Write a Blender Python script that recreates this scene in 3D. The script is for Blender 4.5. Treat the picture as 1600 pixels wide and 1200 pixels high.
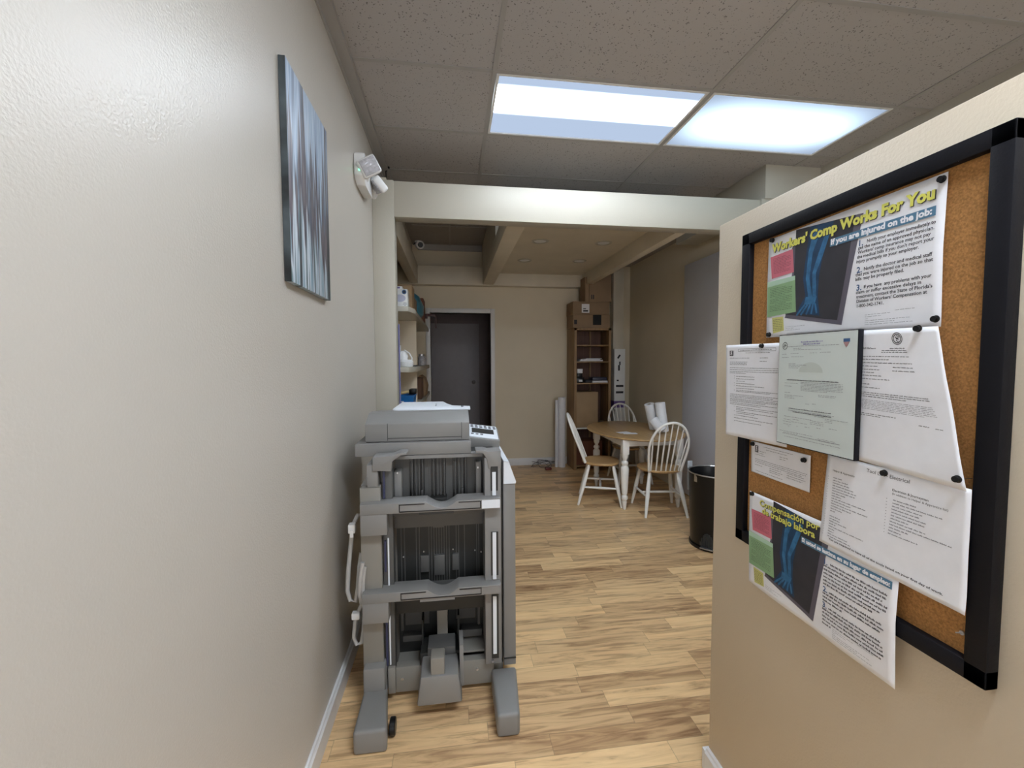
import bpy, bmesh, math, random
from mathutils import Vector, Matrix, Euler
random.seed(7)
for o in list(bpy.data.objects): bpy.data.objects.remove(o)
SC = bpy.context.scene
COL = SC.collection
PI = math.pi

# ------------------------------------------------------------------ camera
F_PX = 670.6; YAW = 0.138406; PIT = -0.0528217; ROL = -0.00421589
cy, sy, cp, sp, cr, sr = math.cos(YAW), math.sin(YAW), math.cos(PIT), math.sin(PIT), math.cos(ROL), math.sin(ROL)
fwd = Vector((sy*cp, cy*cp, sp)); rgt = Vector((cy, -sy, 0)); up = rgt.cross(fwd)
r2 = cr*rgt + sr*up; u2 = -sr*rgt + cr*up
cam_d = bpy.data.cameras.new('camera'); cam = bpy.data.objects.new('camera', cam_d); COL.objects.link(cam)
cam_d.sensor_width = 36.0; cam_d.lens = F_PX/1600*36.0; cam_d.clip_start = 0.02
M = Matrix((r2, u2, -fwd)).transposed().to_4x4(); M.translation = (0, 0, 1.53)
cam.matrix_world = M
SC.camera = cam
# ------------------------------------------------------------------ world, exposure
w = bpy.data.worlds.new('world'); SC.world = w; w.use_nodes = True
w.node_tree.nodes['Background'].inputs[0].default_value = (.93, .96, 1, 1)
w.node_tree.nodes['Background'].inputs[1].default_value = 1.6
SC.view_settings.view_transform = 'Standard'; SC.view_settings.look = 'None'
SC.view_settings.exposure = 1.12; SC.view_settings.gamma = 1.0
SC.view_settings.use_curve_mapping = False
LIGHT_STRIP = 12.5      # radiance of the tube band in the first fixture
LIGHT_LENS = 1.15        # frosted lens of the second fixture
LIGHT_BACK = 38.0       # the fixture behind the camera

# ------------------------------------------------------------------ materials
def nn(nt, t, **k):
    n = nt.nodes.new(t)
    for a, b in k.items(): setattr(n, a, b)
    return n
def new_mat(name):
    m = bpy.data.materials.new(name); m.use_nodes = True
    return m, m.node_tree, m.node_tree.nodes['Principled BSDF']
def mat(name, col, rough=0.6, metal=0.0, var=0.06, scale=12.0, bump=0.0, bscale=200.0, spec=0.5, sheen=0.0):
    m, nt, b = new_mat(name)
    tc = nn(nt, 'ShaderNodeTexCoord'); no = nn(nt, 'ShaderNodeTexNoise'); no.inputs['Scale'].default_value = scale
    no.inputs['Detail'].default_value = 3
    nt.links.new(tc.outputs['Object'], no.inputs['Vector'])
    r = nn(nt, 'ShaderNodeValToRGB')
    r.color_ramp.elements[0].position = .3; r.color_ramp.elements[1].position = .7
    r.color_ramp.elements[0].color = tuple(c*(1-var) for c in col)+(1,)
    r.color_ramp.elements[1].color = tuple(min(1, c*(1+var)) for c in col)+(1,)
    nt.links.new(no.outputs['Fac'], r.inputs[0]); nt.links.new(r.outputs[0], b.inputs['Base Color'])
    b.inputs['Roughness'].default_value = rough; b.inputs['Metallic'].default_value = metal
    b.inputs['Specular IOR Level'].default_value = spec
    if bump:
        n2 = nn(nt, 'ShaderNodeTexNoise'); n2.inputs['Scale'].default_value = bscale; n2.inputs['Detail'].default_value = 2
        nt.links.new(tc.outputs['Object'], n2.inputs['Vector'])
        bu = nn(nt, 'ShaderNodeBump'); bu.inputs['Strength'].default_value = bump; bu.inputs['Distance'].default_value = .003
        nt.links.new(n2.outputs['Fac'], bu.inputs['Height']); nt.links.new(bu.outputs[0], b.inputs['Normal'])
    return m
def emis(name, col, s):
    m, nt, b = new_mat(name); nt.nodes.remove(b)
    e = nn(nt, 'ShaderNodeEmission'); e.inputs[0].default_value = col+(1,); e.inputs[1].default_value = s
    nt.links.new(e.outputs[0], nt.nodes['Material Output'].inputs[0]); return m
def wood(name, c0, c1, axis='x', rough=.4, scale=1.0):
    m, nt, b = new_mat(name)
    tc = nn(nt, 'ShaderNodeTexCoord'); mp = nn(nt, 'ShaderNodeMapping')
    s = {'x': (1.5, 30, 30), 'y': (30, 1.5, 30), 'z': (30, 30, 1.5)}[axis]
    mp.inputs['Scale'].default_value = tuple(v*scale for v in s)
    no = nn(nt, 'ShaderNodeTexNoise'); no.inputs['Scale'].default_value = 1; no.inputs['Detail'].default_value = 6
    no.inputs['Distortion'].default_value = .6
    nt.links.new(tc.outputs['Object'], mp.inputs[0]); nt.links.new(mp.outputs[0], no.inputs['Vector'])
    r = nn(nt, 'ShaderNodeValToRGB'); r.color_ramp.elements[0].position = .3; r.color_ramp.elements[1].position = .72
    r.color_ramp.elements[0].color = c0+(1,); r.color_ramp.elements[1].color = c1+(1,)
    nt.links.new(no.outputs['Fac'], r.inputs[0]); nt.links.new(r.outputs[0], b.inputs['Base Color'])
    b.inputs['Roughness'].default_value = rough
    return m
def math_node(nt, op, a, b=None, c=None):
    n = nn(nt, 'ShaderNodeMath', operation=op)
    for i, v in enumerate((a, b, c)):
        if v is None: continue
        if isinstance(v, (int, float)): n.inputs[i].default_value = v
        else: nt.links.new(v, n.inputs[i])
    return n.outputs[0]
def floor_mat():
    m, nt, b = new_mat('laminate_planks')
    tc = nn(nt, 'ShaderNodeTexCoord'); se = nn(nt, 'ShaderNodeSeparateXYZ'); nt.links.new(tc.outputs['Object'], se.inputs[0])
    def strips(width, length, seed):
        rf = math_node(nt, 'DIVIDE', se.outputs['Y'], width); row = math_node(nt, 'FLOOR', rf)
        wn = nn(nt, 'ShaderNodeTexWhiteNoise', noise_dimensions='2D'); cb = nn(nt, 'ShaderNodeCombineXYZ')
        nt.links.new(row, cb.inputs[0]); cb.inputs[1].default_value = seed; nt.links.new(cb.outputs[0], wn.inputs['Vector'])
        xf = math_node(nt, 'ADD', math_node(nt, 'DIVIDE', se.outputs['X'], length), math_node(nt, 'MULTIPLY', wn.outputs['Value'], 17.0))
        colm = math_node(nt, 'FLOOR', xf)
        cb2 = nn(nt, 'ShaderNodeCombineXYZ'); nt.links.new(row, cb2.inputs[0]); nt.links.new(colm, cb2.inputs[1]); cb2.inputs[2].default_value = seed
        w2 = nn(nt, 'ShaderNodeTexWhiteNoise', noise_dimensions='3D'); nt.links.new(cb2.outputs[0], w2.inputs['Vector'])
        fy = math_node(nt, 'FRACT', rf); fx = math_node(nt, 'FRACT', xf)
        ey = math_node(nt, 'MINIMUM', fy, math_node(nt, 'SUBTRACT', 1.0, fy))
        ex = math_node(nt, 'MINIMUM', fx, math_node(nt, 'SUBTRACT', 1.0, fx))
        seam = math_node(nt, 'MINIMUM', math_node(nt, 'MULTIPLY', ey, width), math_node(nt, 'MULTIPLY', ex, length))
        return w2.outputs['Value'], seam
    v1, seam = strips(.097, .62, 3.0)
    # grain
    gx = math_node(nt, 'ADD', math_node(nt, 'MULTIPLY', se.outputs['X'], 2.6), math_node(nt, 'MULTIPLY', v1, 61.0))
    gy = math_node(nt, 'MULTIPLY', se.outputs['Y'], 24.0)
    cb = nn(nt, 'ShaderNodeCombineXYZ'); nt.links.new(gx, cb.inputs[0]); nt.links.new(gy, cb.inputs[1])
    nt.links.new(math_node(nt, 'MULTIPLY', v1, 9.0), cb.inputs[2])
    no = nn(nt, 'ShaderNodeTexNoise'); no.inputs['Scale'].default_value = 1; no.inputs['Detail'].default_value = 7
    no.inputs['Roughness'].default_value = .62; no.inputs['Distortion'].default_value = 1.3
    nt.links.new(cb.outputs[0], no.inputs['Vector'])
    r1 = nn(nt, 'ShaderNodeValToRGB')
    e = r1.color_ramp.elements
    e[0].position = 0.24; e[0].color = (.30, .165, .08, 1)
    e[1].position = .70; e[1].color = (.86, .62, .35, 1)
    x = e.new(.38); x.color = (.52, .335, .18, 1)
    x = e.new(.50); x.color = (.75, .52, .285, 1)
    sh = math_node(nt, 'ADD', no.outputs['Fac'], math_node(nt, 'MULTIPLY', math_node(nt, 'SUBTRACT', v1, .5), .14))
    nt.links.new(sh, r1.inputs[0])
    # tone of each strip
    r2_ = nn(nt, 'ShaderNodeValToRGB'); e = r2_.color_ramp.elements
    e[0].position = 0; e[0].color = (.80, .74, .70, 1); e[1].position = 1; e[1].color = (1.12, 1.10, 1.04, 1)
    x = e.new(.3); x.color = (.94, .92, .9, 1)
    nt.links.new(v1, r2_.inputs[0])
    mx = nn(nt, 'ShaderNodeMix', data_type='RGBA', blend_type='MULTIPLY'); mx.inputs[0].default_value = 1
    nt.links.new(r1.outputs[0], mx.inputs[6]); nt.links.new(r2_.outputs[0], mx.inputs[7])
    sm = nn(nt, 'ShaderNodeMapRange'); sm.inputs['From Min'].default_value = 0; sm.inputs['From Max'].default_value = .0022
    sm.inputs['To Min'].default_value = .62; sm.inputs['To Max'].default_value = 1
    nt.links.new(seam, sm.inputs[0])
    m2 = nn(nt, 'ShaderNodeMix', data_type='RGBA', blend_type='MULTIPLY'); m2.inputs[0].default_value = 1
    nt.links.new(mx.outputs[2], m2.inputs[6]); nt.links.new(sm.outputs[0], m2.inputs[7])
    nt.links.new(m2.outputs[2], b.inputs['Base Color'])
    b.inputs['Roughness'].default_value = .33
    return m
def tile_mat():
    m, nt, b = new_mat('acoustic_tile')
    tc = nn(nt, 'ShaderNodeTexCoord')
    v = nn(nt, 'ShaderNodeTexVoronoi'); v.inputs['Scale'].default_value = 95
    no = nn(nt, 'ShaderNodeTexNoise'); no.inputs['Scale'].default_value = 55; no.inputs['Detail'].default_value = 4
    nt.links.new(tc.outputs['Object'], v.inputs['Vector']); nt.links.new(tc.outputs['Object'], no.inputs['Vector'])
    hole = math_node(nt, 'LESS_THAN', v.outputs['Distance'], math_node(nt, 'MULTIPLY', math_node(nt, 'SUBTRACT', no.outputs['Fac'], .38), 1.35))
    mx = nn(nt, 'ShaderNodeMix', data_type='RGBA')
    mx.inputs[6].default_value = (.425, .412, .415, 1); mx.inputs[7].default_value = (.20, .19, .19, 1)
    nt.links.new(hole, mx.inputs[0]); nt.links.new(mx.outputs[2], b.inputs['Base Color'])
    b.inputs['Roughness'].default_value = .95
    bu = nn(nt, 'ShaderNodeBump'); bu.inputs['Strength'].default_value = .5; bu.inputs['Distance'].default_value = .002
    nt.links.new(math_node(nt, 'SUBTRACT', 1.0, hole), bu.inputs['Height']); nt.links.new(bu.outputs[0], b.inputs['Normal'])
    return m
def art_mat():
    m, nt, b = new_mat('streaked_paint')
    tc = nn(nt, 'ShaderNodeTexCoord'); se = nn(nt, 'ShaderNodeSeparateXYZ'); nt.links.new(tc.outputs['Object'], se.inputs[0])
    def streak(sy_, sz_, off):
        mp = nn(nt, 'ShaderNodeMapping'); mp.inputs['Scale'].default_value = (6, sy_, sz_); mp.inputs['Location'].default_value = (off, off*2, off*3)
        nt.links.new(tc.outputs['Object'], mp.inputs[0])
        no = nn(nt, 'ShaderNodeTexNoise'); no.inputs['Scale'].default_value = 1; no.inputs['Detail'].default_value = 4; no.inputs['Distortion'].default_value = .3
        nt.links.new(mp.outputs[0], no.inputs['Vector']); return no.outputs['Fac']
    def ramp(fac, stops):
        r = nn(nt, 'ShaderNodeValToRGB'); e = r.color_ramp.elements
        e[0].position = stops[0][0]; e[0].color = stops[0][1]+(1,); e[1].position = stops[-1][0]; e[1].color = stops[-1][1]+(1,)
        for p, c in stops[1:-1]: x = e.new(p); x.color = c+(1,)
        nt.links.new(fac, r.inputs[0]); return r.outputs[0]
    n1, n2, n3 = streak(34, 1.6, 1.3), streak(60, 2.6, 4.1), streak(26, 1.2, 7.7)
    top = ramp(n1, [(.28, (.20, .22, .30)), (.42, (.33, .43, .58)), (.50, (.52, .60, .72)), (.58, (.30, .42, .56)), (.70, (.66, .72, .82))])
    mid = ramp(n2, [(.32, (.03, .03, .045)), (.43, (.11, .095, .12)), (.50, (.19, .165, .18)), (.55, (.06, .06, .085)), (.62, (.20, .27, .36)), (.70, (.34, .42, .52))])
    low = ramp(n3, [(.32, (.02, .03, .045)), (.42, (.10, .11, .12)), (.48, (.13, .22, .25)), (.53, (.62, .68, .76)), (.60, (.22, .34, .42)), (.70, (.72, .76, .84))])
    t1 = math_node(nt, 'ADD', se.outputs['Z'], math_node(nt, 'MULTIPLY', math_node(nt, 'SUBTRACT', n3, .5), 1.3))
    t2 = math_node(nt, 'ADD', se.outputs['Z'], math_node(nt, 'MULTIPLY', math_node(nt, 'SUBTRACT', n1, .5), 1.1))
    def step(t_, a_, b_):
        mr = nn(nt, 'ShaderNodeMapRange'); mr.inputs['From Min'].default_value = a_; mr.inputs['From Max'].default_value = b_; nt.links.new(t_, mr.inputs[0]); return mr.outputs[0]
    def mix(f, a_, b_):
        mx = nn(nt, 'ShaderNodeMix', data_type='RGBA'); nt.links.new(f, mx.inputs[0]); nt.links.new(a_, mx.inputs[6]); nt.links.new(b_, mx.inputs[7]); return mx.outputs[2]
    c_ = mix(step(t2, -.20, -.13), low, mid); c_ = mix(step(t1, .11, .20), c_, top)
    nt.links.new(c_, b.inputs['Base Color'])
    b.inputs['Roughness'].default_value = .4
    return m
def lens_mat(name, gain, base, ky, kx, py, px_, oy=0.0):
    # acrylic lens: the tubes behind it make a brighter band along its length
    m, nt, b = new_mat(name); nt.nodes.remove(b)
    tc = nn(nt, 'ShaderNodeTexCoord'); se = nn(nt, 'ShaderNodeSeparateXYZ'); nt.links.new(tc.outputs['Object'], se.inputs[0])
    y = math_node(nt, 'MULTIPLY', math_node(nt, 'SUBTRACT', se.outputs['Y'], oy), ky); x = math_node(nt, 'MULTIPLY', se.outputs['X'], kx)
    d = math_node(nt, 'ADD', math_node(nt, 'POWER', math_node(nt, 'ABSOLUTE', y), py), math_node(nt, 'POWER', math_node(nt, 'ABSOLUTE', x), px_))
    g = math_node(nt, 'EXPONENT', math_node(nt, 'MULTIPLY', d, -1.0))
    s = math_node(nt, 'ADD', base, math_node(nt, 'MULTIPLY', g, gain))
    mx = nn(nt, 'ShaderNodeMix', data_type='RGBA'); mx.inputs[6].default_value = (.62, .76, 1.0, 1); mx.inputs[7].default_value = (.84, .92, 1.0, 1) if gain > 5 else (.66, .93, 1.0, 1)
    nt.links.new(g, mx.inputs[0])
    em = nn(nt, 'ShaderNodeEmission'); nt.links.new(mx.outputs[2], em.inputs[0]); nt.links.new(s, em.inputs[1])
    nt.links.new(em.outputs[0], nt.nodes['Material Output'].inputs[0]); return m

CREAM = (.60, .55, .43)
m_wall = mat('cream_semi_gloss_paint', (.535, .500, .452), .30, var=.015, scale=2, bump=.36, bscale=190, spec=.5)
m_wall2 = mat('tan_wall_paint', (.70, .62, .48), .55, var=.03, scale=2, bump=.2, bscale=160)
m_part = mat('tan_partition_paint', (.68, .585, .455), .5, var=.02, scale=2, bump=.22, bscale=160)
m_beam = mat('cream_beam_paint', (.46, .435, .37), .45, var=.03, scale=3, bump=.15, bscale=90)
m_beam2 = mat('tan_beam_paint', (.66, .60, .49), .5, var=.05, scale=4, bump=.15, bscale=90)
m_white_tr = mat('white_trim_paint', (.74, .74, .75), .35, var=.02)
m_tee = mat('painted_tee_metal', (.36, .35, .345), .5, var=.02)
m_floor = floor_mat(); m_tile = tile_mat()
m_dark_tile = mat('dark_grey_tile', (.36, .34, .33), .95, var=.06, scale=30)  # darker grey than the main ceiling tiles
m_hall = mat('dark_hall_paint', (.20, .165, .17), .7, var=.04)  # dark purple-brown grey for the hall walls and inner door casing
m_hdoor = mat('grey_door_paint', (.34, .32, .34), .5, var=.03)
m_white = mat('white_plastic', (.78, .79, .80), .35, var=.01)
m_wwood = mat('white_painted_wood', (.88, .87, .84), .35, var=.03, scale=20)
m_oak = wood('honey_oak_veneer', (.42, .25, .105), (.60, .40, .19), 'y', .32)
m_oakx = wood('honey_oak_seat', (.44, .26, .11), (.63, .41, .19), 'y', .38)
m_book = wood('bookcase_wood', (.22, .13, .06), (.38, .235, .11), 'z', .5)
m_bookd = wood('bookcase_back_wood', (.10, .045, .03), (.16, .075, .05), 'z', .6)
m_card = mat('cardboard', (.30, .205, .13), .85, var=.06, scale=8)
m_card2 = mat('light_cardboard', (.40, .28, .165), .85, var=.05, scale=8)
m_black = mat('black_plastic', (.006, .006, .007), .32, var=.1, spec=.35)
m_blackm = mat('black_frame_wood', (.006, .006, .009), .55, var=.1, bump=.1, spec=.2)
m_ink = mat('black_ink', (.035, .035, .045), .8, var=.02)
m_inkg = mat('grey_ink', (.19, .19, .22), .8, var=.02)
m_paper = mat('white_paper', (.84, .85, .90), .75, var=.02, scale=30, bump=.12, bscale=40)
m_cert = mat('pale_green_paper', (.62, .68, .665), .35, var=.015, scale=20)
m_cork = mat('cork', (.42, .205, .066), .9, var=.30, scale=260, bump=.4, bscale=300)
m_cg = mat('copier_grey_plastic', (.225, .22, .216), .5, var=.03, scale=8, bump=.12, bscale=500)
m_cg2 = mat('copier_beige_grey_metal', (.235, .222, .20), .5, var=.03, scale=6)
m_cd = mat('copier_dark_grey_plastic', (.088, .087, .085), .5, var=.05, scale=12)
m_cdd = mat('copier_inner_black_plastic', (.020, .021, .02), .5, var=.1, scale=12)
m_cw = mat('copier_white_plastic', (.72, .76, .82), .35, var=.01)
m_metal = mat('bright_steel', (.62, .63, .66), .3, metal=1, var=.03)
m_cable = mat('grey_cable_jacket', (.42, .41, .40), .5)
m_navy = mat('navy_strip', (.03, .035, .09), .4)

# ------------------------------------------------------------------ mesh builder
class MB:
    def __init__(s): s.bm = bmesh.new()
    def _add(s, t):
        me = bpy.data.meshes.new('t'); t.to_mesh(me); t.free(); s.bm.from_mesh(me); bpy.data.meshes.remove(me)
    def box(s, x0, x1, y0, y1, z0, z1, bev=0.0, seg=2, M=None):
        t = bmesh.new(); bmesh.ops.create_cube(t, size=1)
        for v in t.verts: v.co = Vector(((x0+x1)/2+v.co.x*(x1-x0), (y0+y1)/2+v.co.y*(y1-y0), (z0+z1)/2+v.co.z*(z1-z0)))
        if bev: bmesh.ops.bevel(t, geom=list(t.edges), offset=bev, segments=seg, profile=.5, affect='EDGES')
        if M: t.transform(M)
        s._add(t); return s
    def cone(s, p, q, r0, r1=None, n=16, caps=True):
        r1 = r0 if r1 is None else r1
        return s.tube([p, q], [r0, r1], n, caps)
    def tube(s, pts, rad, n=10, caps=True, closed=False):
        pts = [Vector(p) for p in pts]
        if not isinstance(rad, (list, tuple)): rad = [rad]*len(pts)
        t = bmesh.new(); rings = []; prev = None
        L = len(pts)
        for i, p in enumerate(pts):
            if closed: d = pts[(i+1) % L]-pts[i-1]
            else: d = pts[min(i+1, L-1)]-pts[max(i-1, 0)]
            d.normalize()
            if prev is None:
                a = Vector((0, 0, 1)) if abs(d.z) < .9 else Vector((1, 0, 0))
                e1 = d.cross(a).normalized()
            else:
                e1 = (prev-d*prev.dot(d)).normalized()
            prev = e1; e2 = d.cross(e1)
            rings.append([t.verts.new(p+(e1*math.cos(2*PI*k/n)+e2*math.sin(2*PI*k/n))*rad[i]) for k in range(n)])
        for i in range(L if closed else L-1):
            a, b = rings[i], rings[(i+1) % L]
            for k in range(n): t.faces.new((a[k], a[(k+1) % n], b[(k+1) % n], b[k]))
        if caps and not closed:
            t.faces.new(rings[0][::-1]); t.faces.new(rings[-1])
        bmesh.ops.recalc_face_normals(t, faces=t.faces); s._add(t); return s
    def lathe(s, prof, c=(0, 0, 0), n=24, sx=1, sy=1, a0=0, a1=2*PI):
        t = bmesh.new(); rings = []; full = abs(a1-a0-2*PI) < 1e-6
        for r, z in prof:
            rings.append([t.verts.new((c[0]+sx*r*math.cos(a0+(a1-a0)*k/n), c[1]+sy*r*math.sin(a0+(a1-a0)*k/n), c[2]+z)) for k in range(n if full else n+1)])
        for i in range(len(rings)-1):
            a, b = rings[i], rings[i+1]; m = len(a)
            for k in range(m if full else m-1): t.faces.new((a[k], a[(k+1) % m], b[(k+1) % m], b[k]))
        bmesh.ops.remove_doubles(t, verts=t.verts, dist=1e-6)
        bmesh.ops.recalc_face_normals(t, faces=t.faces); s._add(t); return s
    def prism(s, poly, a, b, axis='y', bev=0.0, M=None):
        # poly: 2D outline; axis y -> (x,z); x -> (y,z); z -> (x,y)
        f = {'y': lambda p, d: (p[0], d, p[1]), 'x': lambda p, d: (d, p[0], p[1]), 'z': lambda p, d: (p[0], p[1], d)}[axis]
        t = bmesh.new(); A = [t.verts.new(f(p, a)) for p in poly]; B = [t.verts.new(f(p, b)) for p in poly]; n = len(poly)
        t.faces.new(A[::-1]); t.faces.new(B)
        for k in range(n): t.faces.new((A[k], A[(k+1) % n], B[(k+1) % n], B[k]))
        bmesh.ops.recalc_face_normals(t, faces=t.faces)
        if bev: bmesh.ops.bevel(t, geom=list(t.edges), offset=bev, segments=2, profile=.5, affect='EDGES')
        if M: t.transform(M)
        s._add(t); return s
    def poly(s, pts):
        s.bm.faces.new([s.bm.verts.new(p) for p in pts]); return s
    def xf(s, M): s.bm.transform(M); return s
    def build(s, name, m, parent=None, origin=None, smooth=35, solid=0):
        """origin: world point the mesh is re-based on; with a parent that has no rotation it is the parent's location"""
        off = None
        if origin == 'world': off = Vector(parent['_o']) if parent is not None and '_o' in parent else Vector((0, 0, 0))
        elif origin is not None: off = Vector(origin)
        if off is not None: s.bm.transform(Matrix.Translation(-off))
        me = bpy.data.meshes.new(name); s.bm.to_mesh(me); s.bm.free()
        me.materials.append(m)
        if smooth:
            me.polygons.foreach_set('use_smooth', [True]*len(me.polygons)); me.set_sharp_from_angle(angle=math.radians(smooth))
        o = bpy.data.objects.new(name, me); COL.objects.link(o)
        if parent is not None:
            o.parent = parent
            if '_o' in parent: o['_o'] = list(parent['_o'])
        elif off is not None: o.location = off; o['_o'] = list(off)
        if solid:
            md = o.modifiers.new('s', 'SOLIDIFY'); md.thickness = solid; md.offset = -1
        return o
def thing(name, label, cat, loc=(0, 0, 0), rotz=0, group=None):
    o = bpy.data.objects.new(name, None); COL.objects.link(o); o.empty_display_size = .1
    o.location = loc; o.rotation_euler = (0, 0, rotz); o['label'] = label; o['category'] = cat
    o['_o'] = list(loc)
    if group: o['group'] = group
    return o
def tag(o, label, cat, group=None):
    o['label'] = label; o['category'] = cat
    if group: o['group'] = group
    return o
def struct(name, mb, m, **k):
    o = mb.build(name, m, **k); o['kind'] = 'structure'; return o
def copy_tree(o, parent=None):
    c = o.copy(); COL.objects.link(c)
    if parent is not None: c.parent = parent
    for ch in list(o.children): copy_tree(ch, c)
    return c

# ------------------------------------------------------------------ room shell
CZ = 3.03
struct('floor', MB().box(-3, 3.4, -3.2, 8, -.1, 0), m_floor)
# ceiling tiles: 1.22 x 0.62 grid, two cells left open for the light fixtures
TX = [-.53, .235, 1.457, 2.64, 2.87]
TY = [-3.07+.62*k for k in range(12)]      # ... 1.67, 2.29, 2.91, 3.53
TY = [2.29+.62*k for k in range(-9, 3)] + [4.3]
mb = MB(); LIT = {(1, 9), (2, 9), (1, 5)}
cells = []
for i in range(len(TX)-1):
    for j in range(len(TY)-1):
        if (i, j) in LIT: continue
        if TX[i+1]-TX[i] < .02: continue
        mb.box(TX[i], TX[i+1], TY[j], TY[j+1], CZ, CZ+.02)
struct('ceiling', mb, m_tile, smooth=0)
mb = MB()
for x in TX[1:-1]: mb.box(x-.012, x+.012, TY[0], 4.3, CZ-.004, CZ+.03)
for y in TY[1:-1]: mb.box(-.53, 2.87, y-.012, y+.012, CZ-.0035, CZ+.03)
struct('trim_1', mb, m_tee, smooth=0)
struct('trim_2', MB().box(-.53, -.472, -3.2, 4.3, CZ-.03, CZ-.001).box(-.53, -.522, -3.2, 4.3, CZ-.05, CZ-.001), m_tee, smooth=0)
struct('wall_left', MB().box(-.65, -.53, -3.2, 3.22, 0, 3.3).box(-.65, -.53, 3.22, 6.3, 2.78, 3.3), m_wall, smooth=0)
struct('wall_alcove', MB().box(-1.0, -.9, 3.22, 6.3, 0, 3.3).box(-.9, -.64, 3.12, 3.22, 0, 3.3), m_wall2, smooth=0)
struct('wall_partition', MB().box(.931, 1.05, -3.2, 1.412, 0, 2.0, bev=.004), m_part)
struct('wall_right', MB().box(2.87, 2.97, -3.2, 3.3, 0, 3.3).box(2.38, 2.87, 3.08, 3.2, 0, 2.775), m_beam, smooth=0)
struct('wall_back', MB().box(-.65, 2.97, -3.3, -3.2, 0, .15).box(-.65, 2.97, -3.3, -3.2, 2.7, 3.3).box(-.65, -.45, -3.3, -3.2, .15, 2.7).box(2.75, 2.97, -3.3, -3.2, .15, 2.7), m_wall2, smooth=0)  # unseen end wall; its wide opening is added to let world light fill the room
struct('wall_dining', MB().box(2.65, 2.78, 3.2, 6.3, 0, 3.3), m_wall2, smooth=0)
struct('trim_3', MB().box(2.40, 2.87, 3.07, 4.4, 2.775, CZ-.001), m_beam, smooth=0)
# far wall with door opening
D0, D1, DT = -.298, .553, 2.218
struct('wall_far', MB().box(-1.0, D0, 6.18, 6.3, 0, 3.3).box(D1, 2.78, 6.18, 6.3, 0, 3.3).box(D0, D1, 6.18, 6.3, DT, 3.3), m_wall2, smooth=0)
struct('baseboard_left', MB().prism([(-.53, 0), (-.514, 0), (-.514, .085), (-.520, .092), (-.522, .1), (-.527, .104), (-.53, .104)], -3.2, 3.1), m_white_tr, smooth=0)
struct('baseboard_partition', MB().prism([(.931, 0), (.915, 0), (.915, .072), (.921, .080), (.923, .088), (.928, .092), (.931, .092)], -3.2, 1.412)
       .box(.915, 1.065, 1.412, 1.428, 0, .08, bev=.002), m_white_tr, smooth=0)
struct('baseboard_far', MB().box(.62, 2.65, 6.166, 6.18, 0, .105, bev=.003), m_white_tr)
# beams and dropped ceiling parts
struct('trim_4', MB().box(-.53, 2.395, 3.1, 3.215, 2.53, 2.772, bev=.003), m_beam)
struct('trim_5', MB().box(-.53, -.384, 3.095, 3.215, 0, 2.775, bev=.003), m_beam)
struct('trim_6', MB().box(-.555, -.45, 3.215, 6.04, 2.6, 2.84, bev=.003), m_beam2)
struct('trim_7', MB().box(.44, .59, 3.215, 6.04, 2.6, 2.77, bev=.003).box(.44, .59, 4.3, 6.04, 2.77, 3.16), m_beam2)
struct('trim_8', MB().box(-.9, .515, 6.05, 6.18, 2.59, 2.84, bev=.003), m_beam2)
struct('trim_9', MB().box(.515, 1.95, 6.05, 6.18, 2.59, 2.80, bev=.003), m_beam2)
struct('trim_10', MB().box(1.87, 1.96, 3.215, 6.05, 2.6, 2.80, bev=.003), m_beam2)
struct('ceiling_dropped', MB().box(.59, 1.87, 3.215, 6.05, 2.762, 2.77), m_beam2, smooth=0)
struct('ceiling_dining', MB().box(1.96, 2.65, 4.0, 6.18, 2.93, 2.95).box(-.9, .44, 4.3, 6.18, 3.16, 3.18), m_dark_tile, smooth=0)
struct('trim_11', MB().box(-.45, .44, 6.15, 6.18, 3.08, 3.16).box(-.02, 0, 4.3, 6.15, 3.15, 3.16).box(-.45, .44, 5.3, 5.32, 3.15, 3.16), m_tee, smooth=0)
struct('trim_12', MB().box(2.335, 2.49, 6.03, 6.18, 0, 2.93, bev=.003), m_beam2)
# hall behind the far door
struct('ceiling_leak_blocker', MB().box(-1.0, 3.0, -3.3, 6.3, 3.3, 3.36).box(-.9, 2.65, 4.3, 4.33, 3.03, 3.3), m_dark_tile, smooth=0)  # unseen slab and riser, added to stop world light leaking in above the ceilings
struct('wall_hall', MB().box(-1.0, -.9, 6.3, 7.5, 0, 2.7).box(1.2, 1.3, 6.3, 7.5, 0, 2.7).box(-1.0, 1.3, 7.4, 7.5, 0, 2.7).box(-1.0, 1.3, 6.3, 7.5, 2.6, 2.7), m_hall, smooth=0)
mb = MB().box(D0-.06, D0, 6.155, 6.30, 0, DT+.062, bev=.003).box(D1, D1+.06, 6.155, 6.30, 0, DT+.062, bev=.003).box(D0, D1, 6.155, 6.30, DT, DT+.062, bev=.003)
struct('door_1', mb, m_white_tr)
d2 = thing('door_2', 'x', 'x', (0, 7.36, 0)); del d2['label']; del d2['category']; d2['kind'] = 'structure'
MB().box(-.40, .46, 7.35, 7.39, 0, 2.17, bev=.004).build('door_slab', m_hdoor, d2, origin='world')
MB().cone((.36, 7.35, 1.18), (.36, 7.31, 1.18), .011).lathe([(0, -.03), (.02, -.026), (.03, 0), (.02, .026), (0, .03)], (.36, 7.29, 1.18), 16).build('door_knob', m_metal, d2, origin='world')
MB().box(-.46, -.40, 7.34, 7.40, 0, 2.23).box(.46, .52, 7.34, 7.40, 0, 2.23).box(-.40, .46, 7.34, 7.40, 2.17, 2.23).build('door_casing', m_hall, d2, origin='world')

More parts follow.
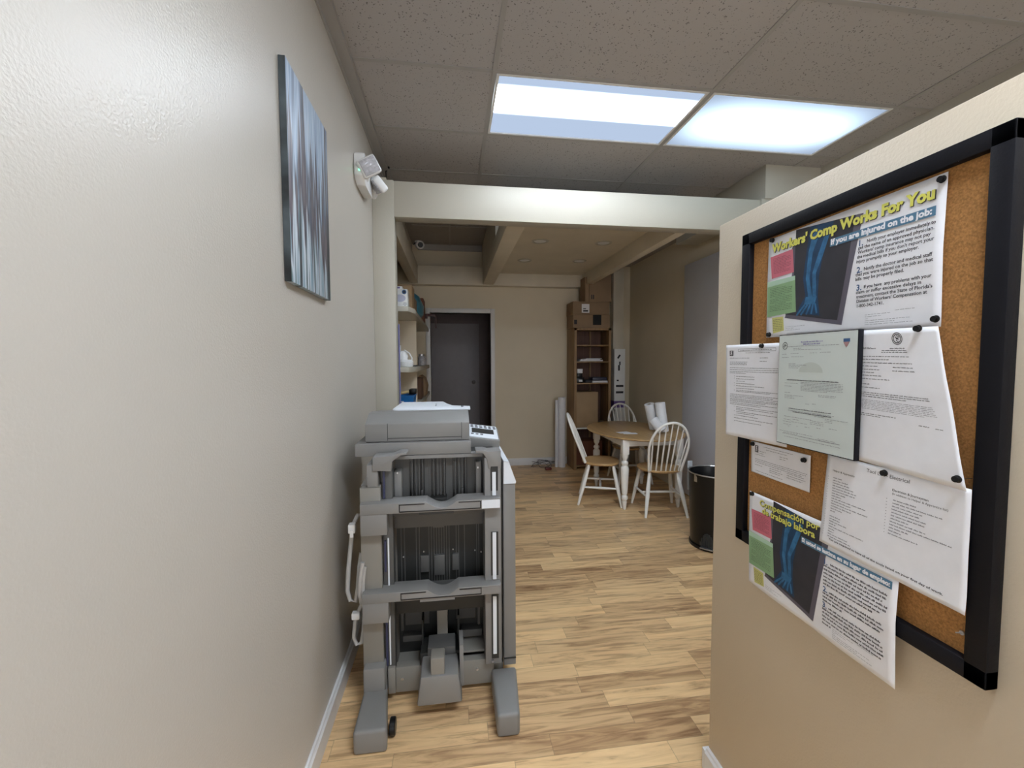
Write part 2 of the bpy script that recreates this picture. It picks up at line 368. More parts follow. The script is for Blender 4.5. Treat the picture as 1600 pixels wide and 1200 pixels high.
def BS(mb, n, m, p):
    """one object per loose piece of the builder"""
    bm = mb.bm; bm.verts.ensure_lookup_table(); bm.verts.index_update(); seen = set(); out = []
    for v in bm.verts:
        if v.index in seen: continue
        st = [v]; isl = []; seen.add(v.index)
        while st:
            a = st.pop(); isl.append(a)
            for e in a.link_edges:
                o = e.other_vert(a)
                if o.index not in seen: seen.add(o.index); st.append(o)
        ids = set(i.index for i in isl); k = MB(); mp = {i.index: k.bm.verts.new(i.co) for i in isl}
        for f in bm.faces:
            if f.verts[0].index in ids:
                try: k.bm.faces.new([mp[x.index] for x in f.verts])
                except ValueError: pass
        out.append(k.build(n, m, p, origin='world'))
    bm.free(); return out
# ------------------------------------------------------------------ ceiling fixtures
m_refl = mat('fixture_reflector', (.78, .83, .95), .5, var=.01)
def troffer(x0, x1, y0, y1, m, label):
    t = thing('ceiling_light', label, 'ceiling light', ((x0+x1)/2, (y0+y1)/2, CZ))
    MB().box(x0+.012, x1-.012, y0+.012, y1-.012, CZ+.002, CZ+.008).build('lens', m, t, origin='world')
    mb = MB()
    mb.box(x0, x1, y0, y0+.014, CZ-.005, CZ+.006).box(x0, x1, y1-.014, y1, CZ-.005, CZ+.006).box(x0, x0+.014, y0+.014, y1-.014, CZ-.005, CZ+.006).box(x1-.014, x1, y0+.014, y1-.014, CZ-.005, CZ+.006)
    mb.build('frame', m_white, t, origin='world')
    MB().box(x0, x1, y0, y1, CZ+.02, CZ+.1, bev=.01).build('housing', m_white, t, origin='world')
    return t
troffer(.249, 1.443, 2.304, 2.896, lens_mat('lit_clear_lens', LIGHT_STRIP, .36, 8.0, 1.66, 12, 30, -.068), 'bright ceiling light with a hard white tube band, nearer the left wall')
troffer(1.471, 2.627, 2.304, 2.896, lens_mat('lit_frosted_lens', LIGHT_LENS, .24, 5.0, 1.9, 2, 4), 'frosted flat ceiling light panel glowing pale blue, on the right beside the tan partition')
troffer(.249, 1.443, -.176, .416, lens_mat('lit_rear_lens', LIGHT_BACK, .50, 8.6, 1.66, 10, 30), 'ceiling light overhead behind the photographer')
for i, (x, y) in enumerate(((.911, 4.40), (1.584, 4.385), (.895, 5.245), (1.567, 5.197))):
    where = ['nearer the beam, left', 'nearer the beam, right', 'nearer the far wall, left', 'nearer the far wall, right'][i]
    t = thing('recessed_downlight', 'small round unlit downlight in the dropped ceiling, %s one of four' % where, 'ceiling light', (x, y, 2.762), group='unlit round downlights')
    MB().lathe([(.062, .0), (.066, -.006), (.085, -.006), (.09, -.001), (.09, .001), (.062, .001)], (x, y, 2.762), 32).build('trim_ring', m_beam, t, origin='world')
    MB().lathe([(0, -.002), (.05, -.003), (.0625, -.001), (.0625, .001), (0, .001)], (x, y, 2.762), 32).build('lens', m_white, t, origin='world')

# ------------------------------------------------------------------ left wall things
t = thing('wall_canvas', 'tall abstract canvas of streaked blue, grey and dark paint on the left wall', 'painting', (-.518, 1.705, 2.14))
MB().box(-.5285, -.507, 1.4825, 1.93, 1.79, 2.49, bev=.002).build('painted_canvas', art_mat(), t, origin='world')
MB().box(-.5285, -.508, 1.480, 1.4826, 1.79, 2.49).build('canvas_edge', mat('dark_edge_paint', (.045, .058, .065), .5, var=.9, scale=7), t, origin='world')
# emergency light
t = thing('emergency_light', 'white twin-head emergency light fixture high on the left wall', 'emergency light', (-.53, 2.68, 2.6))
mb = MB(); mb.prism([(2.545, 2.69), (2.545, 2.575), (2.60, 2.535), (2.80, 2.535), (2.85, 2.575), (2.85, 2.69), (2.82, 2.71), (2.58, 2.71)], -.529, -.475, axis='x', bev=.006)
mb.build('battery_body', m_white, t, origin='world')
MB().lathe([(0, -.004), (.004, -.003), (.004, .003), (0, .003)], (-.50, 2.544, 2.60), 12).build('status_lamp', emis('green_status', (.1, 1, .45), 2.5), t, origin='world')
m_lampglass = mat('ribbed_lamp_lens', (.46, .46, .50), .15, var=.25, scale=60)
def head(c, rot, name):
    Mh = Matrix.Translation(c) @ Euler(rot).to_matrix().to_4x4()
    h = MB().box(-.055, .055, -.02, .03, -.05, .05, bev=.014, seg=3, M=Mh).build(name, m_white, t, origin='world')
    mb = MB().box(-.046, .046, -.024, -.016, -.041, .041, bev=.003, M=Mh)
    for k in range(5): mb.box(-.044, .044, -.0265, -.022, -.036+k*.0155, -.031+k*.0155, M=Mh)
    mb.build('lens', m_lampglass, h, origin='world')
    MB().cone(Mh @ Vector((0, .03, 0)), Vector((-.49, c[1]+.09, c[2]-.03)), .022, .028).build('swivel', m_white, h, origin='world')
head(Vector((-.448, 2.55, 2.622)), (math.radians(12), math.radians(-32), math.radians(14)), 'lamp_head')
head(Vector((-.442, 2.79, 2.615)), (math.radians(48), math.radians(12), math.radians(-62)), 'lamp_head')
tag(MB().tube([(-.478, 3.49, 3.02), (-.488, 3.485, 2.99), (-.488, 3.50, 2.93), (-.48, 3.53, 2.87), (-.476, 3.56, 2.79)], .005, 8).lathe([(0, 0), (.012, 0), (.012, .008), (0, .008)], (-.47, 3.485, 3.018), 10)
    .build('ceiling_cable', m_black, origin=(-.48, 3.5, 2.9)), 'thin black cable dropping from the ceiling edge above the cream post', 'cable')

# ------------------------------------------------------------------ cork board
BX = .931
b = thing('cork_board', 'large cork notice board with a black frame on the tan partition', 'notice board', (BX, .92, 1.44))
MB().box(.921, BX-.001, .60, 1.245, .965, 1.91).build('cork_panel', m_cork, b, origin='world')
Y0, Y1, Z0, Z1 = .592, 1.253, .958, 1.919; fw = .034
mb = MB(); fx = .904
for a in ((Y0, Y1, Z1-fw, Z1), (Y0, Y1, Z0, Z0+fw), (Y0, Y0+fw, Z0, Z1), (Y1-fw, Y1, Z0, Z1)):
    mb.box(fx, BX-.0005, a[0], a[1], a[2], a[3], bev=.002)
mb.build('frame', m_blackm, b, origin='world')
tag(MB().cone((.918, .675, 1.888), (.9205, .675, 1.888), .003).cone((.905, .672, 1.886), (.918, .675, 1.888), .0008).build('spare_tack', m_metal, origin=(.918, .675, 1.888)), 'tiny bare steel tack in the cork near the top right corner', 'pin')
tag(MB().cone((.918, .64, 1.03), (.9205, .64, 1.03), .004).cone((.912, .645, 1.028), (.918, .64, 1.03), .0012).build('spare_tack', m_metal, origin=(.918, .64, 1.03)), 'tiny bare steel tack in the cork near the bottom right corner', 'pin')

FONT = {}
def text_polys(s, bold):
    k = (s, bold)
    if k in FONT: return FONT[k]
    c = bpy.data.curves.new('f', 'FONT'); c.body = s; c.size = 1; c.offset = bold; c.resolution_u = 2
    o = bpy.data.objects.new('f', c); COL.objects.link(o)
    dg = bpy.context.evaluated_depsgraph_get(); me = o.evaluated_get(dg).to_mesh()
    vs = [v.co.copy() for v in me.vertices]; fs = [tuple(p.vertices) for p in me.polygons]
    o.evaluated_get(dg).to_mesh_clear(); bpy.data.objects.remove(o); bpy.data.curves.remove(c)
    xs = [v.x for v in vs]; FONT[k] = (vs, fs, min(xs), max(xs)); return FONT[k]
class Sheet:
    """u to the reader's right (-Y), v down; corners in (Y, Z)"""
    def __init__(s, name, label, cat, corners, w, h, X, disp=None, m=None, n=26, group=None):
        s.c = corners; s.w = w; s.h = h; s.X = X; s.disp = disp or (lambda a, b: 0.0)
        c0 = corners[0]; s.o = (X, c0[0], c0[1])
        s.root = thing(name, label, cat, s.o, group=group)
        s.patch([(0, 0), (w, 0), (w, h), (0, h)], 0, n).build('sheet', m or m_paper, s.root, origin='world', smooth=60, solid=.00025)
    def P(s, u, v, off=0):
        a, b = u/s.w, v/s.h; (tl, tr, br, bl) = s.c
        y = (tl[0]*(1-a)+tr[0]*a)*(1-b)+(bl[0]*(1-a)+br[0]*a)*b
        z = (tl[1]*(1-a)+tr[1]*a)*(1-b)+(bl[1]*(1-a)+br[1]*a)*b
        return (s.X-s.disp(a, b)-off, y, z)
    def patch(s, q, off, n=10, mb=None):
        mb = mb or MB(); g = []
        for i in range(n+1):
            for j in range(n+1):
                a, b = i/n, j/n
                u = (q[0][0]*(1-a)+q[1][0]*a)*(1-b)+(q[3][0]*(1-a)+q[2][0]*a)*b
                v = (q[0][1]*(1-a)+q[1][1]*a)*(1-b)+(q[3][1]*(1-a)+q[2][1]*a)*b
                g.append(mb.bm.verts.new(s.P(u, v, off)))
        for i in range(n):
            for j in range(n):
                k = i*(n+1)+j; mb.bm.faces.new((g[k], g[k+1], g[k+n+2], g[k+n+1]))
        return mb
    def rect(s, mb, u0, v0, u1, v1, off=.0006, n=3): return s.patch([(u0, v0), (u1, v0), (u1, v1), (u0, v1)], off, n, mb)
    def text(s, mb, st, u0, v0, size, width=None, bold=0.0, off=.0007, slope=0.0):
        """v0 = baseline"""
        vs, fs, mn, mxx = text_polys(st, bold)
        k = (width/(mxx-mn)) if width else size
        bv = [mb.bm.verts.new(s.P(u0+(v.x-mn)*k, v0-v.y*size+slope*(v.x-mn)*k, off)) for v in vs]
        for f in fs:
            try: mb.bm.faces.new([bv[i] for i in f])
            except ValueError: pass
    def dashes(s, mb, u0, u1, v, h, off=.0006, seed=None, wl=(.004, .012), gap=.0016):
        rnd = random.Random(seed if seed is not None else int(v*1e5)+int(u0*1e4)); u = u0
        while u < u1-.002:
            l = min(rnd.uniform(*wl), u1-u)
            # each word a run of small strokes of unequal height, as blurred print reads
            x = u
            while x < u+l-.0004:
                sw = h*.42; hh = h*(1.0 if rnd.random() < .35 else .68)
                s.rect(mb, x, v-hh, min(x+sw, u+l), v, off, 1); x += sw*1.35
            u += l+gap
    def strip(s, pts, wd, off, mb):
        for (a, b) in zip(pts[:-1], pts[1:]):
            d = Vector((b[0]-a[0], b[1]-a[1])); n = Vector((-d.y, d.x)).normalized()*wd/2
            s.patch([(a[0]+n.x, a[1]+n.y), (b[0]+n.x, b[1]+n.y), (b[0]-n.x, b[1]-n.y), (a[0]-n.x, a[1]-n.y)], off, 2, mb)
        return mb
def tri(x): x = x % 1.0; return 1-abs(2*x-1)
def pin(Y, Z, X, where):
    t = MB().lathe([(0, .0), (.0062, .0005), (.007, .002), (.0045, .0035), (.0042, .0055), (.0058, .0075), (.0055, .0085), (0, .009)], (0, 0, 0), 16)
    t.cone((0, 0, 0), (0, 0, -max(.004, .924-X)), .0007, .0005, 6)
    t.xf(Matrix.Translation((X-.0002, Y, Z)) @ Euler((0, -PI/2, 0)).to_matrix().to_4x4())
    return tag(t.build('push_pin', m_black, origin=(X, Y, Z)), 'small black push pin ' + where, 'push pin', 'black push pins on the notice board')

m_xd = mat('print_charcoal', (.035, .035, .045), .45, var=.1, scale=20)
m_xb = mat('print_grey_violet', (.125, .115, .15), .5)
m_arm = mat('print_deep_blue', (.014, .05, .115), .45, var=.25, scale=30)
m_bone = mat('print_bright_blue', (.035, .15, .31), .45, var=.3, scale=60)
m_yel = mat('print_yellow', (.72, .70, .14), .55)
m_bar = mat('print_steel_blue', (.085, .20, .32), .5)
m_pink = mat('print_pink', (.62, .165, .22), .6)
m_green = mat('print_green', (.27, .44, .24), .6)
m_green2 = mat('print_pale_green', (.42, .60, .47), .6)
m_ynote = mat('print_pale_yellow', (.62, .60, .22), .6)
m_num = mat('print_blue_number', (.05, .12, .27), .6)

def poster_common(S, dy=0.0):
    # x-ray picture
    mb = MB(); S.patch([(.100, .001), (.2911, .020), (.2680, .15), (.100, .15)], .0006, 10, mb); S.patch([(.100, .15), (.2680, .15), (.2462, .2634), (.0713, .2310)], .0006, 10, mb)
    S.patch([(.085, .055), (.101, .02), (.101, .17), (.105, .17)], .0006, 4, mb)
    S.patch([(.095, .105), (.101, .1), (.1, .2), (.079, .2)], .0006, 4, mb)
    xr = mb.build('xray_picture', m_xb, S.root, origin='world')
    mb = MB(); S.patch([(.1005, .002), (.272, .018), (.2560, .14), (.1005, .14)], .0009, 10, mb); S.patch([(.1005, .14), (.2560, .14), (.2341, .2511), (.073, .2216)], .0009, 10, mb)
    mb.build('xray_film', m_xd, xr, origin='world')
    mb = MB(); arm = [((.147, .006), (.2167, .014)), ((.1383, .0696), (.1927, .0691)), ((.1316, .1347), (.1807, .1369)), ((.1403, .1808), (.1784, .1865)), ((.112, .222), (.1848, .236))]
    for (a, b), (c, d) in zip(arm[:-1], arm[1:]): S.patch([a, b, d, c], .0012, 6, mb)
    mb.build('forearm_print', m_arm, xr, origin='world')
    mb = MB()
    b1 = [((.1586, .0171), (.1804, .0236)), ((.1452, .0713), (.1587, .0747)), ((.1409, .1365), (.1523, .1386)), ((.1497, .1858), (.1632, .1878))]
    b2 = [((.1973, .0286), (.2096, .0323)), ((.1744, .0857), (.1893, .0893)), ((.1607, .1257), (.1717, .128)), ((.163, .1842), (.174, .1858))]
    for bb in (b1, b2):
        for (a, b), (c, d) in zip(bb[:-1], bb[1:]): S.patch([a, b, d, c], .0015, 4, mb)
    S.patch([(.142, .184), (.176, .186), (.170, .205), (.137, .203)], .0015, 3, mb)
    for k, (x0, x1) in enumerate(((.139, .113), (.148, .127), (.157, .144), (.165, .160), (.171, .176))):
        S.strip([(x0, .204), ((x0+x1)/2, .216), (x1, .229)], .0052, .0015, mb)
    mb.build('bone_print', m_bone, xr, origin='world')
    # notes printed on the left
    mb = MB(); S.patch([(.0102, .0523), (.0922, .0487), (.0996, .1115), (.0182, .1150)], .0012, 6, mb); nt_ = mb.build('pink_note_print', m_pink, S.root, origin='world')
    mb = MB()
    for k in range(11): S.dashes(mb, .022+.0004*k, .088 if k % 4 else .07, .0605+k*.0042, .0012, .0016, seed=k)
    mb.build('note_text', m_ink, nt_, origin='world')
    mb = MB(); S.patch([(.002, .1221), (.105, .1220), (.1111, .2183), (.003, .2232)], .0013, 8, mb); g = mb.build('green_note_print', m_green, S.root, origin='world')
    mb = MB(); S.patch([(.002, .1221), (.105, .1220), (.1054, .1336), (.002, .1374)], .0016, 6, mb); mb.build('note_header', m_green2, g, origin='world')
    mb = MB()
    for k in range(15): S.dashes(mb, .014+(.02 if k in (6, 10) else 0), .097 if k % 5 else .075, .1445+k*.0045, .0013, .0017, seed=k+30)
    mb.build('note_text', m_ink, g, origin='world')
    mb = MB(); S.patch([(.0233, .2266), (.0659, .2263), (.07, .2651), (.0286, .2712)], .0012, 4, mb); y = mb.build('yellow_note_print', m_ynote, S.root, origin='world')
    mb = MB()
    for k in range(7): S.dashes(mb, .028, .064, .234+k*.0048, .0015, .0016, seed=k+60)
    mb.build('note_text', m_ink, y, origin='world')
    mb = MB()
    for k in range(3): S.dashes(mb, .0748, .0748+(.066, .03, .05)[k], .2565+k*.0045, .0010, .0006, seed=k+80)
    mb.build('small_print', m_inkg, S.root, origin='world'); mb = MB(); S.dashes(mb, .37, .41, .2425, .0012, seed=5)
    for k in range(6): S.dashes(mb, .305, (.36, .345, .315, .40, .37, .405)[k], .2465+k*.0043, .0012, .0006, seed=k+90)
    mb.build('small_print', m_inkg, S.root, origin='world')

# poster 1
S1 = Sheet('safety_poster', 'poster with yellow heading, x-ray arm and English text at the top of the board', 'poster',
           [(1.15, 1.878), (.695, 1.878), (.695, 1.592), (1.15, 1.596)], .455, .282, .9165,
           disp=lambda a, b: .0015+.0038*tri(b*1.02)*(.4+.6*a)+.0025*tri(a*2+.05)*b)
poster_common(S1)
def shadow_text(S, st, u, v, size, width, slope=0.0, bold=.05):
    mb = MB(); S.text(mb, st, u+.0016, v+.0012, size, width, bold+.012, .0019, slope); sh = mb.build('heading_shadow', m_ink, S.root, origin='world', smooth=0)
    mb = MB(); S.text(mb, st, u, v, size, width, bold, .0023, slope); mb.build('heading', m_yel, S.root, origin='world', smooth=0)
shadow_text(S1, "Workers' Comp Works For You", .0155, .0405, .0320, .421)
mb = MB(); S1.rect(mb, .2085, .0555, .4395, .0735, .0017, 10); bar = mb.build('blue_banner', m_bar, S1.root, origin='world')
mb = MB(); S1.text(mb, 'If you are injured on the job:', .2115, .0692, .0180, .222, .045, .0022); mb.build('banner_text', m_paper, bar, origin='world', smooth=0)
mb = MB()
L1 = [('Notify your employer immediately to', .3035, .0880, .1365), ('get the name of an approved physician.', .2830, .0985, .155), ("Workers' comp insurance may not pay", .2825, .1085, .150), ("the medical bills if you don't report your", .2815, .1185, .1575), ('injury promptly to your employer.', .2805, .1285, .132),
      ('Notify the doctor and medical staff', .3000, .1475, .1375), ('that you were injured on the job so that', .2800, .1575, .1590), ('bills may be properly filed.', .2800, .1675, .1060),
      ('If you have  any problems with your', .3010, .1870, .1360), ('claim or suffer excessive delays in', .2820, .1970, .1370), ("treatment, contact the State of Florida's", .2830, .2070, .1560), ("Division of Workers' Compensation at", .2840, .2170, .1460), ('1-800-342-1741.', .2850, .2275, .0620)]
for st, u, v, wd in L1: S1.text(mb, st, u, v, .0098, wd, .018)
mb.build('body_text', m_ink, S1.root, origin='world', smooth=0)
for st, u, v in (('1.', .2850, .0915), ('2.', .2825, .1505), ('3.', .2830, .1895)):
    mb = MB(); S1.text(mb, st, u, v, .0185, None, .02); mb.build('item_number', m_num, S1.root, origin='world', smooth=0)
# poster 2
S2 = Sheet('safety_poster', 'poster with yellow Spanish heading and x-ray arm hanging past the bottom edge of the board', 'poster',
           [(1.185, 1.131), (.737, 1.131), (.737, .848), (1.179, .850)], .455, .282, .9015,
           disp=lambda a, b: .0005+(.006*tri(b*.98+.01)*(a*.7+.3) if b > .25 else .006*b/.25*tri(.255)*(a*.7+.3))+.003*tri(a*2+.05)*b*b)
poster_common(S2)
shadow_text(S2, 'Compensación por', .0464, .0300, .0245, .213, -.026, .022)
shadow_text(S2, 'de trabajo labora', .0575, .0505, .0245, .190, -.012, .03)
mb = MB(); S2.rect(mb, .2037, .060, .4440, .0765, .0017, 10); bar = mb.build('blue_banner', m_bar, S2.root, origin='world')
mb = MB(); S2.text(mb, 'Si usted se lastima en su lugar de empleo:', .2070, .0720, .0140, .233, .05, .0022); mb.build('banner_text', m_paper, bar, origin='world', smooth=0)
mb = MB(); mi = MB()
for k in range(7): S2.dashes(mb, .2765+(.018 if k == 0 else 0), .437-(.012 if k % 3 == 2 else 0)-(.03 if k == 6 else 0), .096+k*.0088, .0046, seed=k+7, wl=(.006, .018), gap=.0022)
for k in range(4): S2.dashes(mb, .2760+(.018 if k == 0 else 0), (.425, .43, .424, .33)[k], .1645+k*.0088, .0046, seed=k+27, wl=(.006, .018), gap=.0022)
for k in range(6): S2.dashes(mb, .2750+(.018 if k == 0 else 0), (.425, .428, .431, .43, .425, .3)[k], .2045+k*.0088, .0046, seed=k+47, wl=(.006, .018), gap=.0022)
mb.build('body_text', m_ink, S2.root, origin='world', smooth=0)
for st, u, v in (('1.', .2770, .0990), ('2.', .2765, .1665), ('3.', .2755, .2065)):
    mb = MB(); S2.text(mb, st, u, v, .0185, None, .025); mb.build('item_number', m_num, S2.root, origin='world', smooth=0)

def logo_black(S, u, v, w_, h_):
    mb = MB(); S.rect(mb, u, v, u+w_, v+h_, .0006, 2); lg = mb.build('logo', m_ink, S.root, origin='world')
    mb = MB(); S.rect(mb, u+w_*.30, v+h_*.10, u+w_*.48, v+h_*.62, .001, 1); S.rect(mb, u+w_*.30, v+h_*.10, u+w_*.75, v+h_*.22, .001, 1); S.rect(mb, u+w_*.55, v+h_*.3, u+w_*.7, v+h_*.9, .001, 1); S.rect(mb, u+w_*.12, v+h_*.7, u+w_*.42, v+h_*.8, .001, 1)
    mb.build('logo_glyph', m_paper, lg, origin='world')
# doc A : letter at the left, hanging over the frame
SA = Sheet('printed_notice', 'white typed letter with a boxed heading hanging over the left frame edge', 'paper',
           [(1.317, 1.580), (1.057, 1.578), (1.045, 1.292), (1.303, 1.286)], .255, .29, .9025, disp=lambda a, b: .0008+.003*b*(1-a)+.0015*math.sin(a*5+b*2)**2*b)
logo_black(SA, .019, .018, .018, .017)
mb = MB()
def fr(px, py): return ((px-58)/610*.235, (py-60)/965*.29)
def crop_lines(S, mb, rows, fr, h):
    for i, (x0, x1, y) in enumerate(rows):
        u0, v = fr(x0, y); u1, _ = fr(x1, y); S.dashes(mb, u0, u1, v, h, seed=i+int(y))
crop_lines(SA, mb, [(240, 590, 123), (300, 565, 150), (110, 350, 202), (460, 545, 202), (460, 530, 236), (110, 320, 244), (110, 315, 258), (110, 325, 271),
                    (110, 645, 305), (110, 645, 325), (110, 645, 344), (110, 305, 360), (190, 400, 395), (190, 410, 420), (190, 300, 443), (190, 400, 468), (190, 505, 493), (190, 395, 518), (190, 640, 540), (190, 565, 552),
                    (115, 640, 585), (115, 600, 600), (115, 640, 615), (115, 640, 632), (115, 640, 645), (115, 520, 658), (115, 640, 675), (115, 470, 690), (190, 640, 715), (190, 600, 732), (190, 290, 746), (190, 640, 764), (190, 400, 780), (165, 440, 803), (165, 590, 832), (165, 475, 863)], fr, .0019)
for x, y in ((165, 392), (165, 415), (165, 465), (165, 490), (165, 540), (165, 712), (165, 760)): u, v = fr(x, y); SA.rect(mb, u, v-.002, u+.0015, v, .0006, 1)
for a, b_ in (((215, 105), (622, 105)), ((215, 132), (622, 132)), ((215, 105), (215, 132)), ((622, 105), (622, 132))): SA.strip([fr(*a), fr(*b_)], .0008, .0006, mb)
mb.build('typed_text', m_ink, SA.root, origin='world')
# doc C : small slip
SCs = Sheet('printed_slip', 'small white printed slip pinned below the letter, left side of the board', 'paper',
            [(1.205, 1.281), (.981, 1.283), (.981, 1.186), (1.202, 1.186)], .224, .096, .9175, disp=lambda a, b: .001+.0012*math.sin(a*4)**2)
logo_black(SCs, .018, .010, .014, .020)
mb = MB(); fc = lambda x, y: ((x-208)/400*.224, (y-(812+(x-208)*.25))/215*.096)
for (u0, u1, v) in ((.055, .165, .010), (.065, .145, .017), (.018, .066, .026), (.018, .058, .032), (.018, .062, .038), (.118, .148, .026), (.118, .142, .032), (.018, .215, .052), (.018, .213, .057), (.018, .20, .062), (.018, .05, .070), (.08, .125, .068), (.08, .13, .074), (.08, .12, .079), (.145, .205, .066), (.145, .21, .072), (.145, .20, .078), (.02, .13, .088)):
    SCs.dashes(mb, u0, u1, v, .0018, seed=int(u1*1000+v*1000))
mb.build('typed_text', m_inkg, SCs.root, origin='world')
# doc B : state certificate
SB = Sheet('printed_certificate', 'white typed certificate with a round seal and curled right edge', 'paper',
           [(.850, 1.595), (.687, 1.592), (.628, 1.297), (.850, 1.307)], .20, .287, .8985, disp=lambda a, b: .0005+.004*max(0, a-.6)*b+.0018*math.sin(b*6+a*3)**2*a)
mb = MB(); fb = lambda x, y: (.012+(x-62)/600*.172, (y-30-(x-62)*(-.02+.06*y/1000))/1000*.2895)
crop_lines(SB, mb, [(330, 460, 168), (262, 462, 183), (258, 466, 196), (85, 165, 162), (85, 210, 170), (85, 475, 228), (85, 315, 250), (85, 495, 275), (85, 225, 300), (345, 505, 303), (80, 240, 325), (340, 515, 328), (80, 190, 347), (80, 255, 370), (78, 315, 395), (75, 150, 435), (75, 235, 460),
                    (75, 590, 498), (75, 590, 512), (75, 430, 527), (66, 350, 655), (66, 245, 668), (498, 565, 690), (600, 645, 695)], fb, .0019)
mb.build('typed_text', m_ink, SB.root, origin='world')
mb = MB(); crop_lines(SB, mb, [(70, 610, 552), (68, 615, 563), (66, 612, 574), (66, 612, 585), (66, 614, 596), (66, 620, 607), (66, 550, 618)], fb, .0013); mb.build('fine_print', m_inkg, SB.root, origin='world')
mb = MB(); cx_, cy_ = fb(396, 95)
def disc(S, mb, cu, cv, ru, rv, off, n=24, inner=0):
    c = [(cu+ru*math.cos(2*PI*k/n), cv+rv*math.sin(2*PI*k/n)) for k in range(n)]
    for k in range(n):
        a, b_ = c[k], c[(k+1) % n]
        ia = (cu+(a[0]-cu)*inner, cv+(a[1]-cv)*inner); ib = (cu+(b_[0]-cu)*inner, cv+(b_[1]-cv)*inner)
        if inner: mb.bm.faces.new([mb.bm.verts.new(S.P(*p, off)) for p in (a, b_, ib, ia)])
        else: mb.bm.faces.new([mb.bm.verts.new(S.P(*p, off)) for p in (a, b_, (cu, cv))])
disc(SB, mb, cx_, cy_, .0125, .0125, .0006, inner=.88); disc(SB, mb, cx_, cy_, .0095, .0095, .0006, inner=.82)
rr = random.Random(4)
for k in range(16): a = rr.uniform(0, 6.28); r_ = rr.uniform(0, .0065); SB.rect(mb, cx_+r_*math.cos(a)-.001, cy_+r_*math.sin(a)-.001, cx_+r_*math.cos(a)+.0016, cy_+r_*math.sin(a)+.0009, .0006, 1)
mb.build('state_seal', m_ink, SB.root, origin='world')
# framed certificate
cb_ = thing('framed_certificate', 'pale green certificate plaque with a black edge in the centre of the board', 'certificate', (.894, .945, 1.45))
MB().box(.8815, .894, .828, 1.060, 1.305, 1.5975, bev=.0015).build('plaque', m_blackm, cb_, origin='world')
class Sub(Sheet):
    def __init__(s, root, c, w, h, X): s.c = c; s.w = w; s.h = h; s.X = X; s.disp = lambda a, b: 0; s.root = root
SD = Sub(cb_, [(1.058, 1.5955), (.8305, 1.5955), (.8305, 1.3075), (1.058, 1.3075)], .2275, .288, .8812)
SD.patch([(0, 0), (.2275, 0), (.2275, .288), (0, .288)], 0, 4).build('certificate_sheet', m_cert, cb_, origin='world', solid=0)
fd = lambda x, y: ((x-48+(y-100)*.02)/665*.2275, (y-100+(x-48)*(.062-.19*(y-80)/1000))/ (905+(x-48)*.24)*.288)
mb = MB()
crop_lines(SD, mb, [(130, 590, 195), (190, 265, 212), (190, 440, 225), (80, 125, 258), (165, 240, 255), (340, 405, 256), (430, 515, 253), (80, 145, 286), (170, 285, 284), (145, 215, 342), (145, 310, 354), (145, 255, 366), (145, 245, 378),
                    (130, 585, 480), (110, 235, 505), (262, 612, 512), (262, 612, 524), (262, 612, 536), (262, 612, 548), (262, 612, 560), (262, 612, 572), (262, 500, 584), (108, 178, 530), (108, 165, 586), (108, 285, 608), (108, 200, 620), (108, 205, 632), (418, 562, 640), (418, 550, 652),
                    (308, 340, 708), (365, 398, 714), (150, 525, 728), (145, 550, 745), (190, 528, 765), (105, 370, 790), (100, 175, 815), (95, 175, 832), (190, 250, 830), (100, 175, 855), (180, 330, 850), (388, 470, 828), (350, 465, 862), (350, 465, 876), (350, 465, 890), (475, 650, 862), (475, 540, 876), (475, 535, 890),
                    (145, 165, 882), (228, 242, 896), (303, 345, 912), (405, 440, 935), (508, 570, 955), (60, 380, 905), (90, 600, 935), (100, 240, 930), (110, 600, 965), (240, 600, 985), (418, 560, 1035), (430, 560, 1055)], fd, .0014)
mb.build('typed_text', m_inkg, cb_, origin='world')
mb = MB()
crop_lines(SD, mb, [(130, 585, 481), (150, 525, 729), (190, 528, 766)], fd, .0024); mb.build('bold_text', m_ink, cb_, origin='world')
m_purp = mat('print_violet', (.20, .17, .42), .6)
mb = MB(); crop_lines(SD, mb, [(260, 450, 160), (282, 428, 180)], fd, .0032); mb.build('title_text', m_purp, cb_, origin='world')
mb = MB(); disc(SD, mb, *fd(107, 185), .0088, .0098, .0006, inner=.84); SD.strip([fd(92, 195), fd(105, 175), fd(122, 185)], .0018, .0006, mb); SD.strip([fd(98, 200), fd(118, 180)], .0012, .0006, mb); mb.build('round_emblem', m_ink, cb_, origin='world')
mb = MB(); u, v = fd(612, 132)
SD.rect(mb, u, v, u+.0165, v+.0075, .0006, 1); sh_ = mb.build('shield_emblem', m_num, cb_, origin='world')
mb = MB(); m_red = mat('print_red', (.45, .12, .13), .6)
for k in range(5): SD.patch([(u+.0033*k+.0002, v+.0078), (u+.0033*k+.0019, v+.0078), (u+.0082+(k-2)*.0012, v+.021-abs(k-2)*.002), (u+.0078+(k-2)*.0012, v+.021-abs(k-2)*.002)], .0006, 2, mb)
mb.build('shield_stripes', m_red, sh_, origin='world')
m_tint = mat('print_pale_seal', (.53, .58, .55), .5)
mb = MB()
for k in range(14):
    a, b_ = PI*k/14, PI*(k+1)/14; cu, cv = fd(348, 428)
    mb.bm.faces.new([mb.bm.verts.new(SD.P(cu+r_*math.cos(t_), cv-r_*.7*math.sin(t_), .0004)) for r_, t_ in ((.036, a), (.036, b_), (.0, b_))])
mb.build('faint_seal', m_tint, cb_, origin='world')
